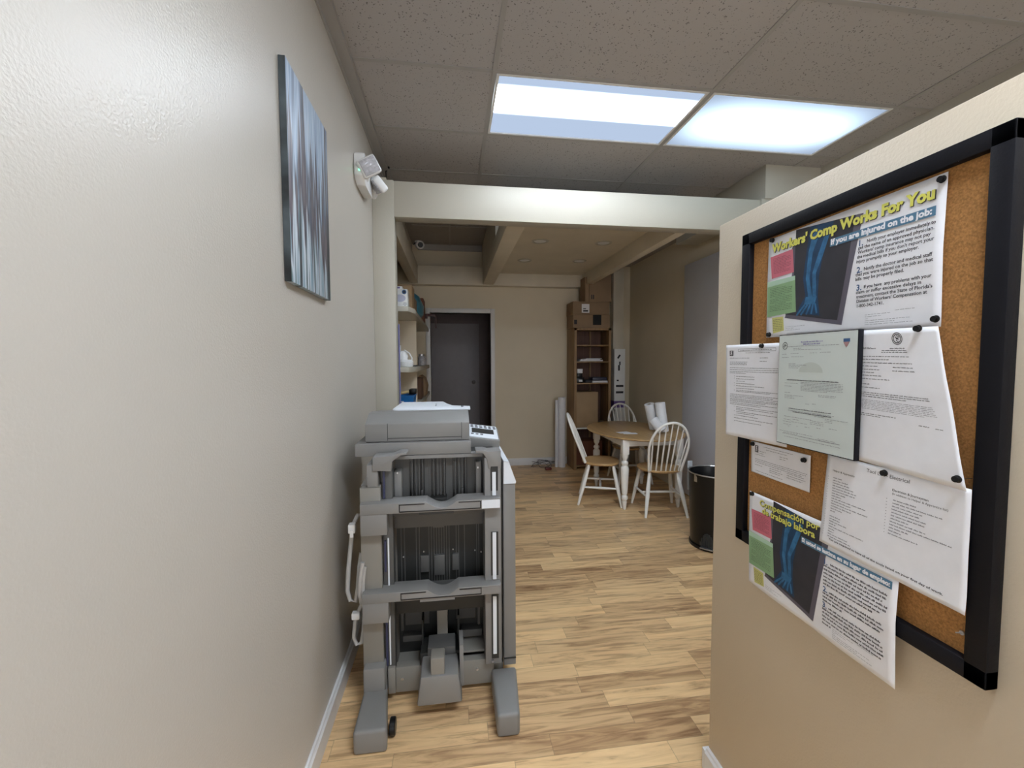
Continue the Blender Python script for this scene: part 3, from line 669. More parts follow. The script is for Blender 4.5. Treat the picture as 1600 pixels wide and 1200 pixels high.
# tool list
ST = Sheet('tool_list_sheet', 'wide creased white sheet headed Tool List over the lower right of the board', 'paper',
           [(.914, 1.304), (.623, 1.302), (.622, 1.075), (.930, 1.082)], .29, .2265, .9005,
           disp=lambda a, b: .0006+.0028*math.sin(a*3.1+.4)**2*(.3+.7*b)+.0015*math.sin(a*9+b*4)**2*b+.002*max(0, b-.85)*a*6)
for st, u, v, sz, wd, bo in (('Tool List - Electrical', .1004, .0190, .0112, .0885, .0), ('Helper & Apprentice', .0188, .0395, .0062, .0553, .0), ('Electrician & Journeyman', .1574, .0440, .0068, .0665, .008),
                             ('(In addition to Helper & Apprentice list)', .1576, .0515, .0062, .099, .0), ('You are required to have all of the tools listed on your first day of work.', .0257, .2105, .0066, .231, .02)):
    mb = MB(); ST.text(mb, st, u, v, sz, wd, bo); mb.build('text_line', m_ink, ST.root, origin='world', smooth=0)
mb = MB(); rr = random.Random(9)
for k, l in enumerate((.022, .038, .042, .055, .062, .058, .036, .025, .085, .05, .09, .052, .03, .012, .0, .028, .03, .045, .018, .085, .016, .015, .05, .06)):
    if l: ST.dashes(mb, .0215, .0215+l, .0560+k*.0064, .0024, seed=k+5, wl=(.005, .013)); ST.rect(mb, .008, .0548+k*.0064, .0092, .0560+k*.0064, .0006, 1)
for k, l in enumerate((.045, .088, .055, .05, .064, .06, .032, .062, .105, .035, .02, .05)):
    ST.dashes(mb, .1600-.0004*k, .1600+l, .0635+k*.0066, .0025, seed=k+55, wl=(.005, .013)); ST.rect(mb, .147, .0625+k*.0066, .1484, .0638+k*.0066, .0006, 1)
mb.build('list_text', m_inkg, ST.root, origin='world', smooth=0)
for Y_, Z_, X_, wh in ((1.140, 1.872, .9135, 'at the top left corner of the English poster'), (.710, 1.866, .9125, 'at the top right corner of the English poster'), (.710, 1.607, .9125, 'at the bottom right corner of the English poster'), (1.144, 1.604, .9135, 'at the bottom left corner of the English poster'),
                       (1.155, 1.572, .9005, 'at the top of the typed letter on the left'), (.727, 1.590, .896, 'beside the state seal at the top of the typed certificate'), (.647, 1.317, .892, 'at the bottom right corner of the typed certificate'),
                       (.781, 1.293, .897, 'above the Tool List heading'), (1.200, 1.274, .914, 'at the left end of the small printed slip'), (1.006, 1.268, .914, 'at the right end of the small printed slip'), (1.176, 1.127, .898, 'at the top left corner of the Spanish poster')):
    pin(Y_-.009, Z_, X_, wh)

# ------------------------------------------------------------------ copier with exposed side
c = thing('copier', 'large grey office copier on wide feet with its side tray bays exposed', 'copier', (-.1, 2.2, 0))
B = lambda mb, n, m, p=c, **k: mb.build(n, m, p, origin='world', **k)
# carcass: side walls, back, floor, dividers
mb = MB().box(-.405, -.27, 1.98, 2.62, .10, .985, bev=.004).box(.14, .225, 1.98, 2.62, .10, 1.07, bev=.004).box(-.27, .14, 2.25, 2.62, .10, 1.09).box(-.405, .225, 1.96, 2.62, .03, .10)
mb.box(-.33, -.27, 1.98, 2.62, .985, 1.10)
body = B(mb, 'cabinet_body', m_cg2)
B(MB().box(-.27, .14, 1.99, 2.25, .765, .86), 'divider', m_cd); B(MB().box(-.27, .14, 1.99, 2.25, .36, .44), 'divider', m_cdd)
B(MB().prism([(-.405, .985), (-.375, 1.03), (-.33, 1.03), (-.33, .985)], 1.94, 2.6).box(-.372, -.325, 1.905, 2.2, .985, 1.085, bev=.004), 'rear_shoulder', m_cg)
# left and right posts
mb = MB().box(-.402, -.315, 1.90, 1.985, .09, .985, bev=.003)
B(mb, 'post', m_cg2)
B(MB().box(-.312, -.268, 1.925, 1.985, .13, 1.07, bev=.002), 'post_channel', m_cd)
BS(MB().box(-.306, -.298, 1.915, 1.93, .60, .74).box(-.306, -.298, 1.915, 1.93, .93, 1.05).box(-.306, -.298, 1.915, 1.93, .17, .40), 'guide_strip', m_navy, c)
BS(MB().box(-.292, -.286, 1.918, 1.93, .47, .75).box(-.292, -.286, 1.918, 1.93, .17, .40), 'steel_rail', m_cw, c)
B(MB().box(.138, .212, 1.90, 1.99, .14, 1.10, bev=.003), 'post', m_cg)
BS(MB().box(.166, .198, 1.893, 1.90, .56, .76).box(.166, .198, 1.893, 1.90, .95, 1.06).box(.166, .198, 1.893, 1.90, .17, .47), 'guide_slot', m_cdd, c)
BS(MB().box(.172, .188, 1.887, 1.894, .93, 1.035).box(.172, .188, 1.887, 1.894, .545, .76).box(.172, .188, 1.887, 1.894, .195, .465), 'steel_rail', m_cw, c)
# feet
def foot(poly, front_y, back_y):
    (x0f, x1f, x0b, x1b) = poly
    t = bmesh.new(); vs = []
    for y, a, b_ in ((front_y, x0f, x1f), (back_y, x0b, x1b)):
        for z in (.0, .098): vs += [t.verts.new((a, y, z)), t.verts.new((b_, y, z))]
    f, k = vs[:4], vs[4:]
    for q in ((f[0], f[1], f[3], f[2]), (k[1], k[0], k[2], k[3]), (f[0], f[2], k[2], k[0]), (f[1], k[1], k[3], f[3]), (f[2], f[3], k[3], k[2]), (f[0], k[0], k[1], f[1])): t.faces.new(q)
    bmesh.ops.bevel(t, geom=list(t.edges), offset=.014, segments=3, profile=.5, affect='EDGES')
    m_ = MB(); m_._add(t); return m_
B(foot((-.398, -.268, -.398, -.305), 1.655, 1.93).box(-.398, -.305, 1.86, 1.96, .04, .20, bev=.01).xf(Matrix.Translation((0, 0, 0))), 'foot', m_cg)
B(foot((.165, .258, .165, .282), 1.655, 1.93), 'foot', m_cg)
cs = MB().lathe([(0, -.012), (.03, -.012), (.034, -.008), (.034, .008), (.03, .012), (0, .012)], (0, 0, 0), 20); cs.xf(Matrix.Translation((-.258, 1.74, .034)) @ Euler((0, PI/2, 0)).to_matrix().to_4x4()); B(cs, 'caster', m_black)
B(MB().box(-.30, -.268, 1.91, 1.96, .04, .16, bev=.002).box(-.268, .178, 1.93, 1.97, .028, .145, bev=.002), 'lower_plate', m_cg2)
BS(MB().cone((-.24, 1.93, .09), (-.24, 1.926, .09), .006).cone((.10, 1.93, .10), (.10, 1.926, .10), .006).cone((.17, 1.898, .155), (.17, 1.893, .155), .006), 'screw', m_metal, c)
# front panel side (right) with sloped top
mb = MB().prism([(.226, .10), (.283, .10), (.283, .975), (.25, 1.066), (.226, 1.07)], 1.935, 2.60, bev=.004); fp = B(mb, 'front_cover', m_cg)
B(MB().prism([(.2285, 1.0725), (.2515, 1.0685), (.2855, .977), (.2845, .968), (.2275, .968)], 1.930, 1.9345).prism([(.2285, 1.0700), (.2515, 1.0665), (.2850, .975), (.2870, .975), (.2525, 1.0705), (.2290, 1.0745)], 1.930, 2.60), 'sloped_trim', m_cw, fp)
B(MB().box(.226, .283, 1.930, 1.936, .135, .1385), 'seam', m_cdd, fp)
# bays
def ribs(mb, xs, z0, z1, y, d=.006, w_=.003):
    for x in xs: mb.box(x-w_, x+w_, y-d, y, z0, z1)
bay = B(MB().box(-.272, .142, 2.045, 2.06, .86, 1.098), 'bay_panel', m_cd)
mb = MB()
for xc in (-.165, -.065, .035):
    mb.box(xc-.028, xc-.022, 2.022, 2.045, .885, 1.08, bev=.001).box(xc+.020, xc+.026, 2.022, 2.045, .885, 1.08, bev=.001).box(xc-.012, xc-.006, 2.03, 2.045, .885, 1.08).box(xc+.004, xc+.010, 2.03, 2.045, .885, 1.08).box(xc-.034, xc-.029, 2.034, 2.045, .92, 1.06)
    mb.box(xc-.03, xc+.03, 2.02, 2.045, .868, .884, bev=.002)
ribs(mb, (-.24, -.115, -.1, -.015, 0, .09, .105), .87, 1.08, 2.045, .003, .0015)
B(mb, 'guide_ribs', m_cd, bay)
mb = MB()
for xc in (-.165, -.065, .035):
    for dx in (-.0365, -.020, -.014, .012, .018, .0285): mb.box(xc+dx-.0012, xc+dx+.0012, 2.040, 2.0448, .886, 1.082)
B(mb, 'rib_outlines', m_black, bay)  # thin black strips laid beside the ribs to strengthen their outlines
BS(MB().box(-.268, -.235, 1.99, 2.045, .86, 1.03, bev=.003).box(.105, .13, 1.995, 2.045, .86, 1.06, bev=.003), 'side_guide', m_cg, bay)
BS(MB().box(-.15, -.142, 2.018, 2.024, .90, .93).box(.038, .046, 2.018, 2.024, .90, .93).box(-.256, -.250, 1.985, 1.99, .885, .892).box(-.256, -.25, 1.985, 1.99, 1.02, 1.027).box(.112, .117, 1.99, 1.995, .885, .892).box(.112, .117, 1.99, 1.995, 1.03, 1.037), 'bright_clip', m_metal, bay)
BS(MB().box(-.105, -.03, 1.985, 2.045, .866, .90, bev=.003), 'latch_block', m_cdd, bay)
bay = B(MB().box(-.272, .142, 2.065, 2.08, .44, .77), 'bay_panel', m_cdd)
mb = MB(); ribs(mb, [-.25, -.235, -.18, -.165, -.12, -.108, -.096, -.084, -.072, -.06, -.048, -.036, -.024, .01, .022, .05, .11, .12], .45, .76, 2.065, .006, .002)
mb.box(-.16, -.12, 2.05, 2.065, .52, .60, bev=.002).box(-.095, -.045, 2.05, 2.065, .50, .60, bev=.002).box(-.01, .02, 2.05, 2.065, .52, .60, bev=.002).box(-.10, -.05, 2.05, 2.065, .735, .76)
B(mb, 'guide_ribs', m_cd, bay)
BS(MB().cone((-.145, 2.058, .62), (-.145, 2.052, .62), .003).cone((-.006, 2.058, .622), (-.006, 2.052, .622), .003).cone((.10, 2.058, .61), (.10, 2.052, .61), .003).cone((-.24, 2.058, .60), (-.24, 2.052, .60), .003).cone((.13, 2.058, .60), (.13, 2.052, .60), .003).cone((-.11, 2.058, .745), (-.11, 2.052, .745), .003).cone((-.04, 2.058, .745), (-.04, 2.052, .745), .003), 'screw', m_metal, bay)
bay = B(MB().box(-.272, .142, 2.10, 2.12, .10, .40), 'bay_panel', m_cdd)
BS(MB().box(-.26, -.11, 2.085, 2.10, .345, .358).box(-.24, -.125, 2.09, 2.10, .24, .34, bev=.002).box(-.26, -.248, 2.08, 2.10, .22, .34).box(-.02, .13, 2.085, 2.10, .35, .362).box(.005, .10, 2.09, 2.10, .25, .345, bev=.002).box(.112, .124, 2.08, 2.10, .22, .345).box(-.25, -.15, 2.06, 2.10, .175, .205, bev=.003).box(.03, .13, 2.05, 2.10, .18, .215, bev=.003), 'cover_plate', m_cd, bay)
BS(MB().box(.02, .14, 1.975, 2.10, .15, .162, bev=.004).box(-.085, -.035, 2.02, 2.09, .20, .37, bev=.003), 'inner_shelf', m_cg2, bay)
BS(MB().box(-.155, -.148, 1.99, 2.06, .17, .32).box(.012, .02, 1.99, 2.06, .17, .33).box(-.16, .02, 1.93, 2.05, .11, .20, bev=.004), 'motor_block', m_cdd, bay)
B(MB().box(-.125, .0, 1.92, 2.02, .19, .228, bev=.004), 'motor_cover', m_cd, bay)
B(MB().box(-.068, -.052, 1.916, 1.921, .205, .213), 'contact_strip', m_cw, bay)
# paper-tray bars with handle cut-outs
def tray_bar(zt, zb, name):
    n = 10; dip = [(-.118+.135*k/n, zt-.030*math.sin(PI*k/n)) for k in range(n+1)]
    poly = [(-.394, zb), (-.394, zt)] + dip + [(.206, zt), (.206, zb)]
    r_ = B(MB().prism(poly, 1.855, 1.95, bev=.0025), name, m_cg)
    B(MB().box(-.394, -.284, 1.858, 1.975, zb-.092, zb+.002, bev=.004), 'corner_block', m_cg, r_)
    mb = MB(); a, b_ = -.232, .118
    for q in ((a, -.124, zt-.0095, zt-.006), (.021, b_, zt-.0095, zt-.006), (a, b_, zb+.006, zb+.0095), (a, a+.0035, zb+.006, zt-.006), (b_-.0035, b_, zb+.006, zt-.006)): mb.box(q[0], q[1], 1.8525, 1.8552, q[2], q[3])
    B(mb, 'label_groove', m_black, r_)
    B(MB().box(.123, .202, 1.8532, 1.8552, zb+.005, zt-.004), 'pale_label', m_cw if zt > .8 else m_cg, r_)
    B(MB().box(-.15, .0, 1.857, 1.94, zb-.010, zb), 'release_lever', m_cdd if zt > .8 else m_cg, r_)
    B(MB().box(-.28, .20, 1.93, 2.02, zb-.040, zb-.001, bev=.003), 'under_rail', m_cd, r_)
tray_bar(.926, .880, 'tray_bar'); tray_bar(.536, .493, 'tray_bar')
# top rail
B(MB().prism([(-.345, 1.06), (-.345, 1.118), (-.262, 1.122), (-.232, 1.134), (-.20, 1.134), (-.20, 1.124), (-.228, 1.122), (-.262, 1.098), (-.268, 1.055)], 1.895, 1.985, bev=.002)
  .prism([(.10, 1.134), (.135, 1.134), (.155, 1.127), (.212, 1.13), (.212, 1.05), (.155, 1.05), (.15, 1.095), (.13, 1.122), (.10, 1.124)], 1.895, 1.985, bev=.002).box(-.27, .14, 1.995, 2.05, 1.084, 1.099), 'top_rail', m_cg)
# lower front mechanism
B(MB().prism([(-.165, .062), (.028, .062), (.012, .190), (-.148, .190)], 1.79, 1.93, bev=.008).box(.018, .036, 1.86, 1.97, .08, .27, bev=.002), 'tray_base', m_cg)
B(MB().box(-.106, -.046, 1.80, 1.87, .15, .262, bev=.006), 'tray_post', m_cg2)
# scanner slab and document feeder
B(MB().box(-.440, .084, 2.00, 2.58, 1.10, 1.158, bev=.004), 'scanner_bed', m_cg)
mb = MB().prism([(2.03, 1.160), (2.03, 1.243), (2.045, 1.252), (2.13, 1.285), (2.20, 1.285), (2.45, 1.262), (2.55, 1.24), (2.55, 1.160)], -.40, .078, axis='x', bev=.005)
adf = B(mb, 'document_feeder', m_cg)
mb = MB()
for (x0, x1, z0, z1) in ((-.300, -.298, 1.165, 1.245), (.040, .042, 1.165, 1.245), (-.300, .041, 1.1745, 1.177)): mb.box(x0, x1, 2.0288, 2.031, z0, z1)
B(mb, 'panel_seam', m_cdd, adf)
mb = MB().prism([(-.30, 2.22), (-.275, 2.20), (.02, 2.20), (.09, 2.20), (.09, 2.26), (.0, 2.28), (-.03, 2.33), (-.05, 2.38), (-.27, 2.38)], 1.282, 1.290, axis='z', bev=.002)
mb.xf(Matrix.Translation((0, 2.20, 1.28)) @ Euler((math.radians(7), 0, 0)).to_matrix().to_4x4() @ Matrix.Translation((0, -2.20, -1.28)))
B(mb, 'document_tray', m_cw, adf)
B(MB().box(-.09, -.082, 2.30, 2.306, 1.302, 1.306).box(-.09, -.082, 2.27, 2.275, 1.298, 1.302).cone((.05, 2.24, 1.29), (.05, 2.24, 1.302), .006), 'tray_mark', m_inkg, adf)
# control panel
Mx = Matrix.Translation((.150, 2.24, 1.148)) @ Euler((math.radians(11), math.radians(8), 0)).to_matrix().to_4x4()
cpn = B(MB().box(-.085, .090, -.10, .10, -.050, .014, bev=.01, M=Mx), 'control_panel', m_cg)
B(MB().box(-.078, .080, -.092, .094, .013, .018, bev=.002, M=Mx), 'panel_face', m_cw, cpn)
B(MB().box(-.055, .06, -.035, .03, .0175, .020, M=Mx), 'display', m_cdd, cpn)
mb = MB()
for k in range(6): mb.box(-.06+k*.024, -.046+k*.024, .045, .056, .018, .021, M=Mx).box(-.06+k*.024, -.048+k*.024, .068, .078, .018, .021, M=Mx)
for k in range(3): mb.box(-.06+k*.024, -.046+k*.024, -.06, -.05, .018, .021, M=Mx)
BS(mb, 'key', m_inkg, cpn)
B(MB().box(.08, .2, 2.05, 2.5, 1.07, 1.10), 'neck', m_cdd)
# cables at the copier's back
B(MB().tube([(-.40, 2.02, .82), (-.43, 1.98, .84), (-.448, 1.96, .80), (-.455, 1.95, .72), (-.465, 1.94, .62), (-.470, 1.93, .52), (-.458, 1.93, .475), (-.435, 1.93, .47), (-.425, 1.93, .53), (-.418, 1.94, .62), (-.41, 1.95, .68)], .0095, 10), 'cable', m_cable)
B(MB().tube([(-.41, 1.96, .45), (-.425, 1.95, .42), (-.443, 1.94, .37), (-.45, 1.94, .30), (-.438, 1.94, .265), (-.418, 1.94, .27), (-.41, 1.95, .32), (-.408, 1.96, .38)], .0085, 10), 'cable', m_cable)
B(MB().tube([(-.395, 1.895, .66), (-.404, 1.89, .60), (-.410, 1.89, .53), (-.408, 1.92, .46)], .009, 10).tube([(-.385, 1.895, .64), (-.392, 1.89, .58), (-.396, 1.89, .5)], .007, 10), 'cable', m_cable)
BS(MB().box(-.462, -.432, 1.93, 1.965, .775, .815, bev=.004).box(-.455, -.420, 1.925, 1.955, .385, .415, bev=.004).box(-.452, -.438, 1.925, 1.93, .76, .79), 'cable_tie', m_white, c)

# ------------------------------------------------------------------ dining set
def windsor():
    t = thing('dining_chair', 'x', 'chair')
    # seat: rounded shield outline
    n = 40; prof = []
    for k in range(n):
        a = 2*PI*k/n; x = .215*math.cos(a); y = .205*math.sin(a)
        if y > 0: x *= 1.0; y = .195*math.copysign(abs(math.sin(a))**.75, y); x = .215*math.copysign(abs(math.cos(a))**.8, x)
        prof.append((x, y))
    mb = MB(); tb = bmesh.new(); zs = [(.425, .93), (.430, .975), (.440, 1.0), (.448, .995), (.452, .97), (.449, .75), (.445, .4)]
    rings = [[tb.verts.new((x*s, y*s, z)) for x, y in prof] for z, s in zs]
    for a, b_ in zip(rings[:-1], rings[1:]):
        for k in range(n): tb.faces.new((a[k], a[(k+1) % n], b_[(k+1) % n], b_[k]))
    tb.faces.new(rings[0][::-1]); tb.faces.new(rings[-1]); mb._add(tb)
    mb.build('seat', m_oakx, t, smooth=50)
    # bow
    H = .505; rake = .20; bw = .195
    def bowp(s):   # s in 0..1 along the hoop
        a = PI*s; x = -bw*math.cos(a)*(1.0+.10*math.sin(a)) if True else 0
        z = math.sin(a)**.62*H
        # legs of the hoop narrower at the seat
        k = .80+.20*min(1, z/(H*.55)); x *= k
        return Vector((x, -.165-rake*z/H*.9-.02*math.sin(a), .445+z))
    N = 36
    mb = MB(); mb.tube([bowp(k/N) for k in range(N+1)], .0125, 10); mb.build('bow', m_wwood, t, smooth=60)
    for i in range(7):
        f = (i-3)/3.0; xb = f*.135; xt = f*.165
        # find hoop height at xt
        best = min((abs(bowp(k/200).x-xt), k) for k in range(10, 191))[1]; tp = bowp(best/200)
        pb = Vector((xb, -.155-.03*(1-f*f), .445)); mid = pb.lerp(tp, .45)
        MB().tube([pb, mid, tp], [.0075, .0085, .006], 8).build('spindle', m_wwood, t, smooth=60)
    # legs
    F = {}
    for key, (tx, ty, fx_, fy_) in {'fl': (-.15, .125, -.215, .215), 'fr': (.15, .125, .215, .215), 'bl': (-.135, -.12, -.205, -.235), 'br': (.135, -.12, .205, -.235)}.items():
        a = Vector((tx, ty, .43)); b_ = Vector((fx_, fy_, 0)); F[key] = (a, b_)
        pts = [a.lerp(b_, s) for s in (0, .25, .5, .62, 1)]
        MB().tube(pts, [.014, .019, .021, .019, .012], 12).build('leg', m_wwood, t, smooth=60)
    L_ = lambda k, s: F[k][0].lerp(F[k][1], s)
    for a, b_ in (('fl', 'bl'), ('fr', 'br')):
        p, q = L_(a, .56), L_(b_, .56); MB().tube([p, p.lerp(q, .5), q], [.009, .014, .009], 10).build('side_stretcher', m_wwood, t, smooth=60)
    p, q = (L_('fl', .56)+L_('bl', .56))/2, (L_('fr', .56)+L_('br', .56))/2
    MB().tube([p, p.lerp(q, .5), q], [.009, .014, .009], 10).build('cross_stretcher', m_wwood, t, smooth=60)
    del t['_o']
    for ch in t.children:
        if '_o' in ch: del ch['_o']
    return t
ch0 = windsor()
CH = [((1.60, 4.47), -109, 'white bow-back chair with a wood seat left of the table, seen side-on'),
      ((2.085, 4.09), -8, 'white bow-back chair in front of the table, its back to the viewer'),
      ((2.235, 5.18), 178, 'white bow-back chair on the far side of the table by the tall white box')]
for i, ((x, y), a, lab) in enumerate(CH):
    o = ch0 if i == 0 else copy_tree(ch0)
    o.location = (x, y, 0); o.rotation_euler = (0, 0, math.radians(a)); o['label'] = lab; o['group'] = 'white bow-back dining chairs'
tb = thing('dining_table', 'oval dining table with a honey wood top and turned white legs', 'table', (2.04, 4.62, 0))
A_, B_ = .505, .69
mb = MB(); mb.lathe([(0, .728), (.955, .728), (.985, .733), (1.0, .741), (.99, .749), (.97, .752), (0, .752)], (2.04, 4.62, 0), 72, A_, B_); B(mb, 'tabletop', m_oak, tb)
B(MB().box(1.74, 2.31, 4.145, 4.167, .655, .728).box(1.74, 2.31, 4.993, 5.015, .655, .728).box(1.715, 1.737, 4.14, 5.01, .655, .728).box(2.313, 2.335, 4.14, 5.01, .655, .728), 'apron', m_wwood, tb)
for x, y in ((1.742, 4.15), (2.318, 4.13), (1.735, 5.0), (2.318, 5.0)):
    mb = MB().box(x-.034, x+.034, y-.034, y+.034, .575, .728, bev=.004)
    mb.lathe([(0, .0), (.013, 0), (.017, .01), (.022, .06), (.026, .085), (.020, .095), (.030, .107), (.035, .125), (.030, .145), (.020, .155), (.028, .165), (.030, .18), (.038, .33), (.041, .41), (.040, .44), (.030, .455), (.024, .462), (.032, .472), (.036, .485), (.032, .498), (.020, .508), (.019, .517), (.026, .530), (.034, .55), (.034, .58), (0, .58)], (x, y, 0), 24)
    B(mb, 'leg', m_wwood, tb)
tag(MB().box(-.075, .075, -.045, .045, 0, .0015, M=Matrix.Translation((1.88, 4.35, .7525)) @ Euler((0, 0, math.radians(-8))).to_matrix().to_4x4()).build('white_card', m_paper, origin=(1.88, 4.35, .7525)), 'small white card lying flat on the oval wooden table', 'card')
tag(MB().box(-.07, .07, -.05, .05, 0, .001, M=Matrix.Translation((1.84, 4.42, .7522)) @ Euler((0, 0, math.radians(12))).to_matrix().to_4x4()).build('white_card', m_paper, origin=(1.84, 4.42, .752)), 'thin white slip lying partly under the card on the table', 'card')
m_towel = mat('paper_towel', (.84, .85, .88), .9, var=.02, scale=40, bump=.2, bscale=60)
def roll(p, q, r, label):
    p, q = Vector(p), Vector(q); L_ = (q-p).length
    t = thing('paper_towel_roll', label, 'paper roll', p, group='white paper towel rolls on the table')
    R = (q-p).to_track_quat('Z', 'Y').to_matrix().to_4x4(); Mt = Matrix.Translation(p) @ R
    mb = MB().lathe([(.02, 0), (r-.003, 0), (r, .003), (r, L_-.003), (r-.003, L_), (.02, L_), (.02, L_-.01), (.02, .01), (.02, 0)], (0, 0, 0), 28); mb.xf(Mt); B(mb, 'paper', m_towel, t)
    mb = MB().lathe([(.0155, .002), (.0195, .002), (.0195, L_-.002), (.0155, L_-.002), (.0155, .002)], (0, 0, 0), 20); mb.xf(Mt); B(mb, 'cardboard_core', m_card, t)
roll((2.275, 4.37, .758), (2.235, 4.39, 1.075), .054, 'tallest upright white paper towel roll, right of the group on the table')
roll((2.245, 4.53, .772), (2.165, 4.50, 1.05), .054, 'white paper towel roll leaning behind the tallest one')
roll((2.195, 4.25, .785), (2.125, 4.32, .90), .053, 'short white paper roll tilted at the front left of the group')

# ------------------------------------------------------------------ pedal bin
t = thing('waste_bin', 'tall black pedal bin with a steel rim ring beside the partition edge', 'bin', (2.143, 3.24, 0))
C_ = (2.143, 3.24, 0)
mb = MB().lathe([(0, .012), (.175, .012), (.182, .03), (.200, .585), (.203, .60), (.203, .608), (.196, .608), (.193, .60), (.177, .05), (0, .045)], C_, 48, 1, 1.0)
B(mb, 'bin_body', m_black, t)
B(MB().lathe([(.178, 0), (.190, 0), (.192, .012), (.190, .024), (.178, .024)], C_, 48), 'base_ring', m_black, t)
ang = [2*PI*k/48 for k in range(48)]
B(MB().tube([(C_[0]+.206*math.cos(a), C_[1]+.206*math.sin(a), .612) for a in ang], .0055, 8, closed=True), 'rim_ring', m_metal, t)
B(MB().box(-.014, .014, -.006, .008, -.055, .012, bev=.003, M=Matrix.Translation((1.95, 3.20, .602)) @ Euler((0, 0, math.radians(-70))).to_matrix().to_4x4()), 'ring_clip', m_metal, t)
# pedal in its recess, on the side facing left-front
mb = MB()
for k in range(9):
    a = math.radians(206+k*4.0)
    mb.box(C_[0]+.181*math.cos(a)-.009, C_[0]+.181*math.cos(a)+.006, C_[1]+.181*math.sin(a)-.009, C_[1]+.181*math.sin(a)+.006, .03, .055+.09*math.sin(PI*(k+.5)/9), bev=.002)
B(mb, 'pedal_recess', m_cdd, t)
B(MB().box(-.05, .05, -.035, .02, .022, .032, bev=.004, M=Matrix.Translation((C_[0]+.180*math.cos(math.radians(222)), C_[1]+.180*math.sin(math.radians(222)), 0)) @ Euler((0, 0, math.radians(-48))).to_matrix().to_4x4()), 'pedal', m_metal, t)
m_bag = mat('grey_bin_liner', (.42, .45, .48), .3, var=.1)
tag(MB().box(2.03, 2.075, 3.462, 3.468, .40, .655, bev=.002).build('bin_liner_fold', m_bag, origin=(2.05, 3.46, .5)), 'pale grey liner strip folded inside the back of the black bin', 'bin liner')

# ------------------------------------------------------------------ whiteboard panel
tag(MB().box(2.612, 2.635, 3.2, 4.59, .02, 2.60, bev=.002).build('standing_board', mat('white_board_laminate', (.70, .72, .80), .35, var=.01, scale=1), origin=(2.62, 3.9, .02)), 'tall white wall panel standing against the right wall behind the bin', 'panel')

# ------------------------------------------------------------------ bookcase corner
bk = thing('bookcase', 'tall brown wooden bookcase against the far wall', 'bookcase', (1.94, 5.96, 0))
X0, X1, YF, YB, ZT = 1.675, 2.205, 5.78, 6.15, 1.985
B(MB().box(X0, X0+.02, YF, YB, 0, ZT, bev=.002), 'side_panel', m_book, bk); B(MB().box(X1-.02, X1, YF, YB, 0, ZT, bev=.002), 'side_panel', m_book, bk)
B(MB().box(X0, X0+.035, YF-.012, YF, 0, ZT).box(X1-.035, X1, YF-.012, YF, 0, ZT).box(X0, X1, YF-.012, YF, ZT-.03, ZT), 'face_frame', m_book, bk)
B(MB().box(X0+.02, X1-.02, YB-.012, YB, 0, ZT), 'back_panel', m_bookd, bk)
B(MB().box(X0+.33, X0+.35, YB-.04, YB-.012, .05, ZT), 'back_batten', m_book, bk)
B(MB().box(X0+.02, X1-.02, YF, YB-.012, ZT-.02, ZT), 'top_panel', m_book, bk)
for z in (1.755, 1.525, 1.225, .595, .06): B(MB().box(X0+.02, X1-.02, YF+.003, YB-.012, z-.018, z, bev=.001), 'shelf', m_book if z != .595 else m_wwood, bk)
def cbox(name, x0, x1, y0, y1, z0, z1, m, label, cat='box', tape=None, group=None, flap=True):
    t = thing(name, label, cat, ((x0+x1)/2, (y0+y1)/2, z0), group=group)
    B(MB().box(x0, x1, y0, y1, z0+.0005, z1, bev=.003), 'carton', m, t)
    if flap: B(MB().box(x0+.004, x1-.004, (y0+y1)/2-.002, (y0+y1)/2+.002, z1-.0005, z1+.0008).box(x0+.002, x1-.002, y0-.0006, y0+.0003, z1-.012, z1-.0105), 'flap_seam', m_bookd, t)
    return t
G = 'brown cardboard boxes piled on the bookcase'
t = cbox('cardboard_box', 1.665, 2.20, 5.80, 6.12, 1.987, 2.175, m_card, 'wide brown cardboard box directly on top of the bookcase', group=G)
B(MB().box(1.95, 2.07, 5.798, 5.8005, 2.03, 2.172), 'black_tape', m_black, t); B(MB().box(1.68, 1.72, 5.798, 5.8005, 2.04, 2.10), 'printed_mark', m_ink, t)
t = cbox('cardboard_box', 1.665, 2.19, 5.81, 6.14, 2.177, 2.355, m_card, 'brown cardboard box in the middle of the pile on the bookcase', group=G)
B(MB().box(1.79, 1.90, 5.807, 5.811, 2.20, 2.32), 'shipping_label', m_paper, t); B(MB().box(1.81, 1.88, 5.805, 5.807, 2.215, 2.235).box(1.81, 1.85, 5.805, 5.807, 2.25, 2.26), 'label_print', m_ink, t)
t = cbox('cardboard_box', 1.90, 2.22, 5.82, 6.13, 2.357, 2.745, m_card, 'tall brown cardboard box at the top of the pile under the ceiling', group=G)
B(MB().box(1.93, 1.945, 5.817, 5.8205, 2.39, 2.45).box(1.955, 1.97, 5.817, 5.8205, 2.39, 2.45), 'printed_mark', m_ink, t)
cbox('cardboard_box', 1.845, 1.90, 5.83, 6.1, 2.357, 2.70, m_card, 'narrow brown carton upright at the left of the top box', group=G, flap=False)
cbox('cardboard_box', 1.72, 2.03, 5.80, 6.08, .596, 1.095, m_card2, 'plain light brown carton filling the lower bay of the bookcase', flap=False)
tag(MB().box(1.76, 2.10, 5.80, 6.0, 1.526, 1.545, bev=.002).box(1.78, 2.06, 5.80, 5.99, 1.546, 1.556, bev=.001).box(1.86, 2.09, 5.82, 6.0, 1.557, 1.567, bev=.001).build('paper_stack', m_paper, origin=(1.93, 5.9, 1.526)), 'low stack of white papers on the upper shelf of the bookcase', 'paper stack')
t = thing('label_printer', 'small black and white device standing on the bookcase shelf', 'device', (1.77, 5.86, 1.226))
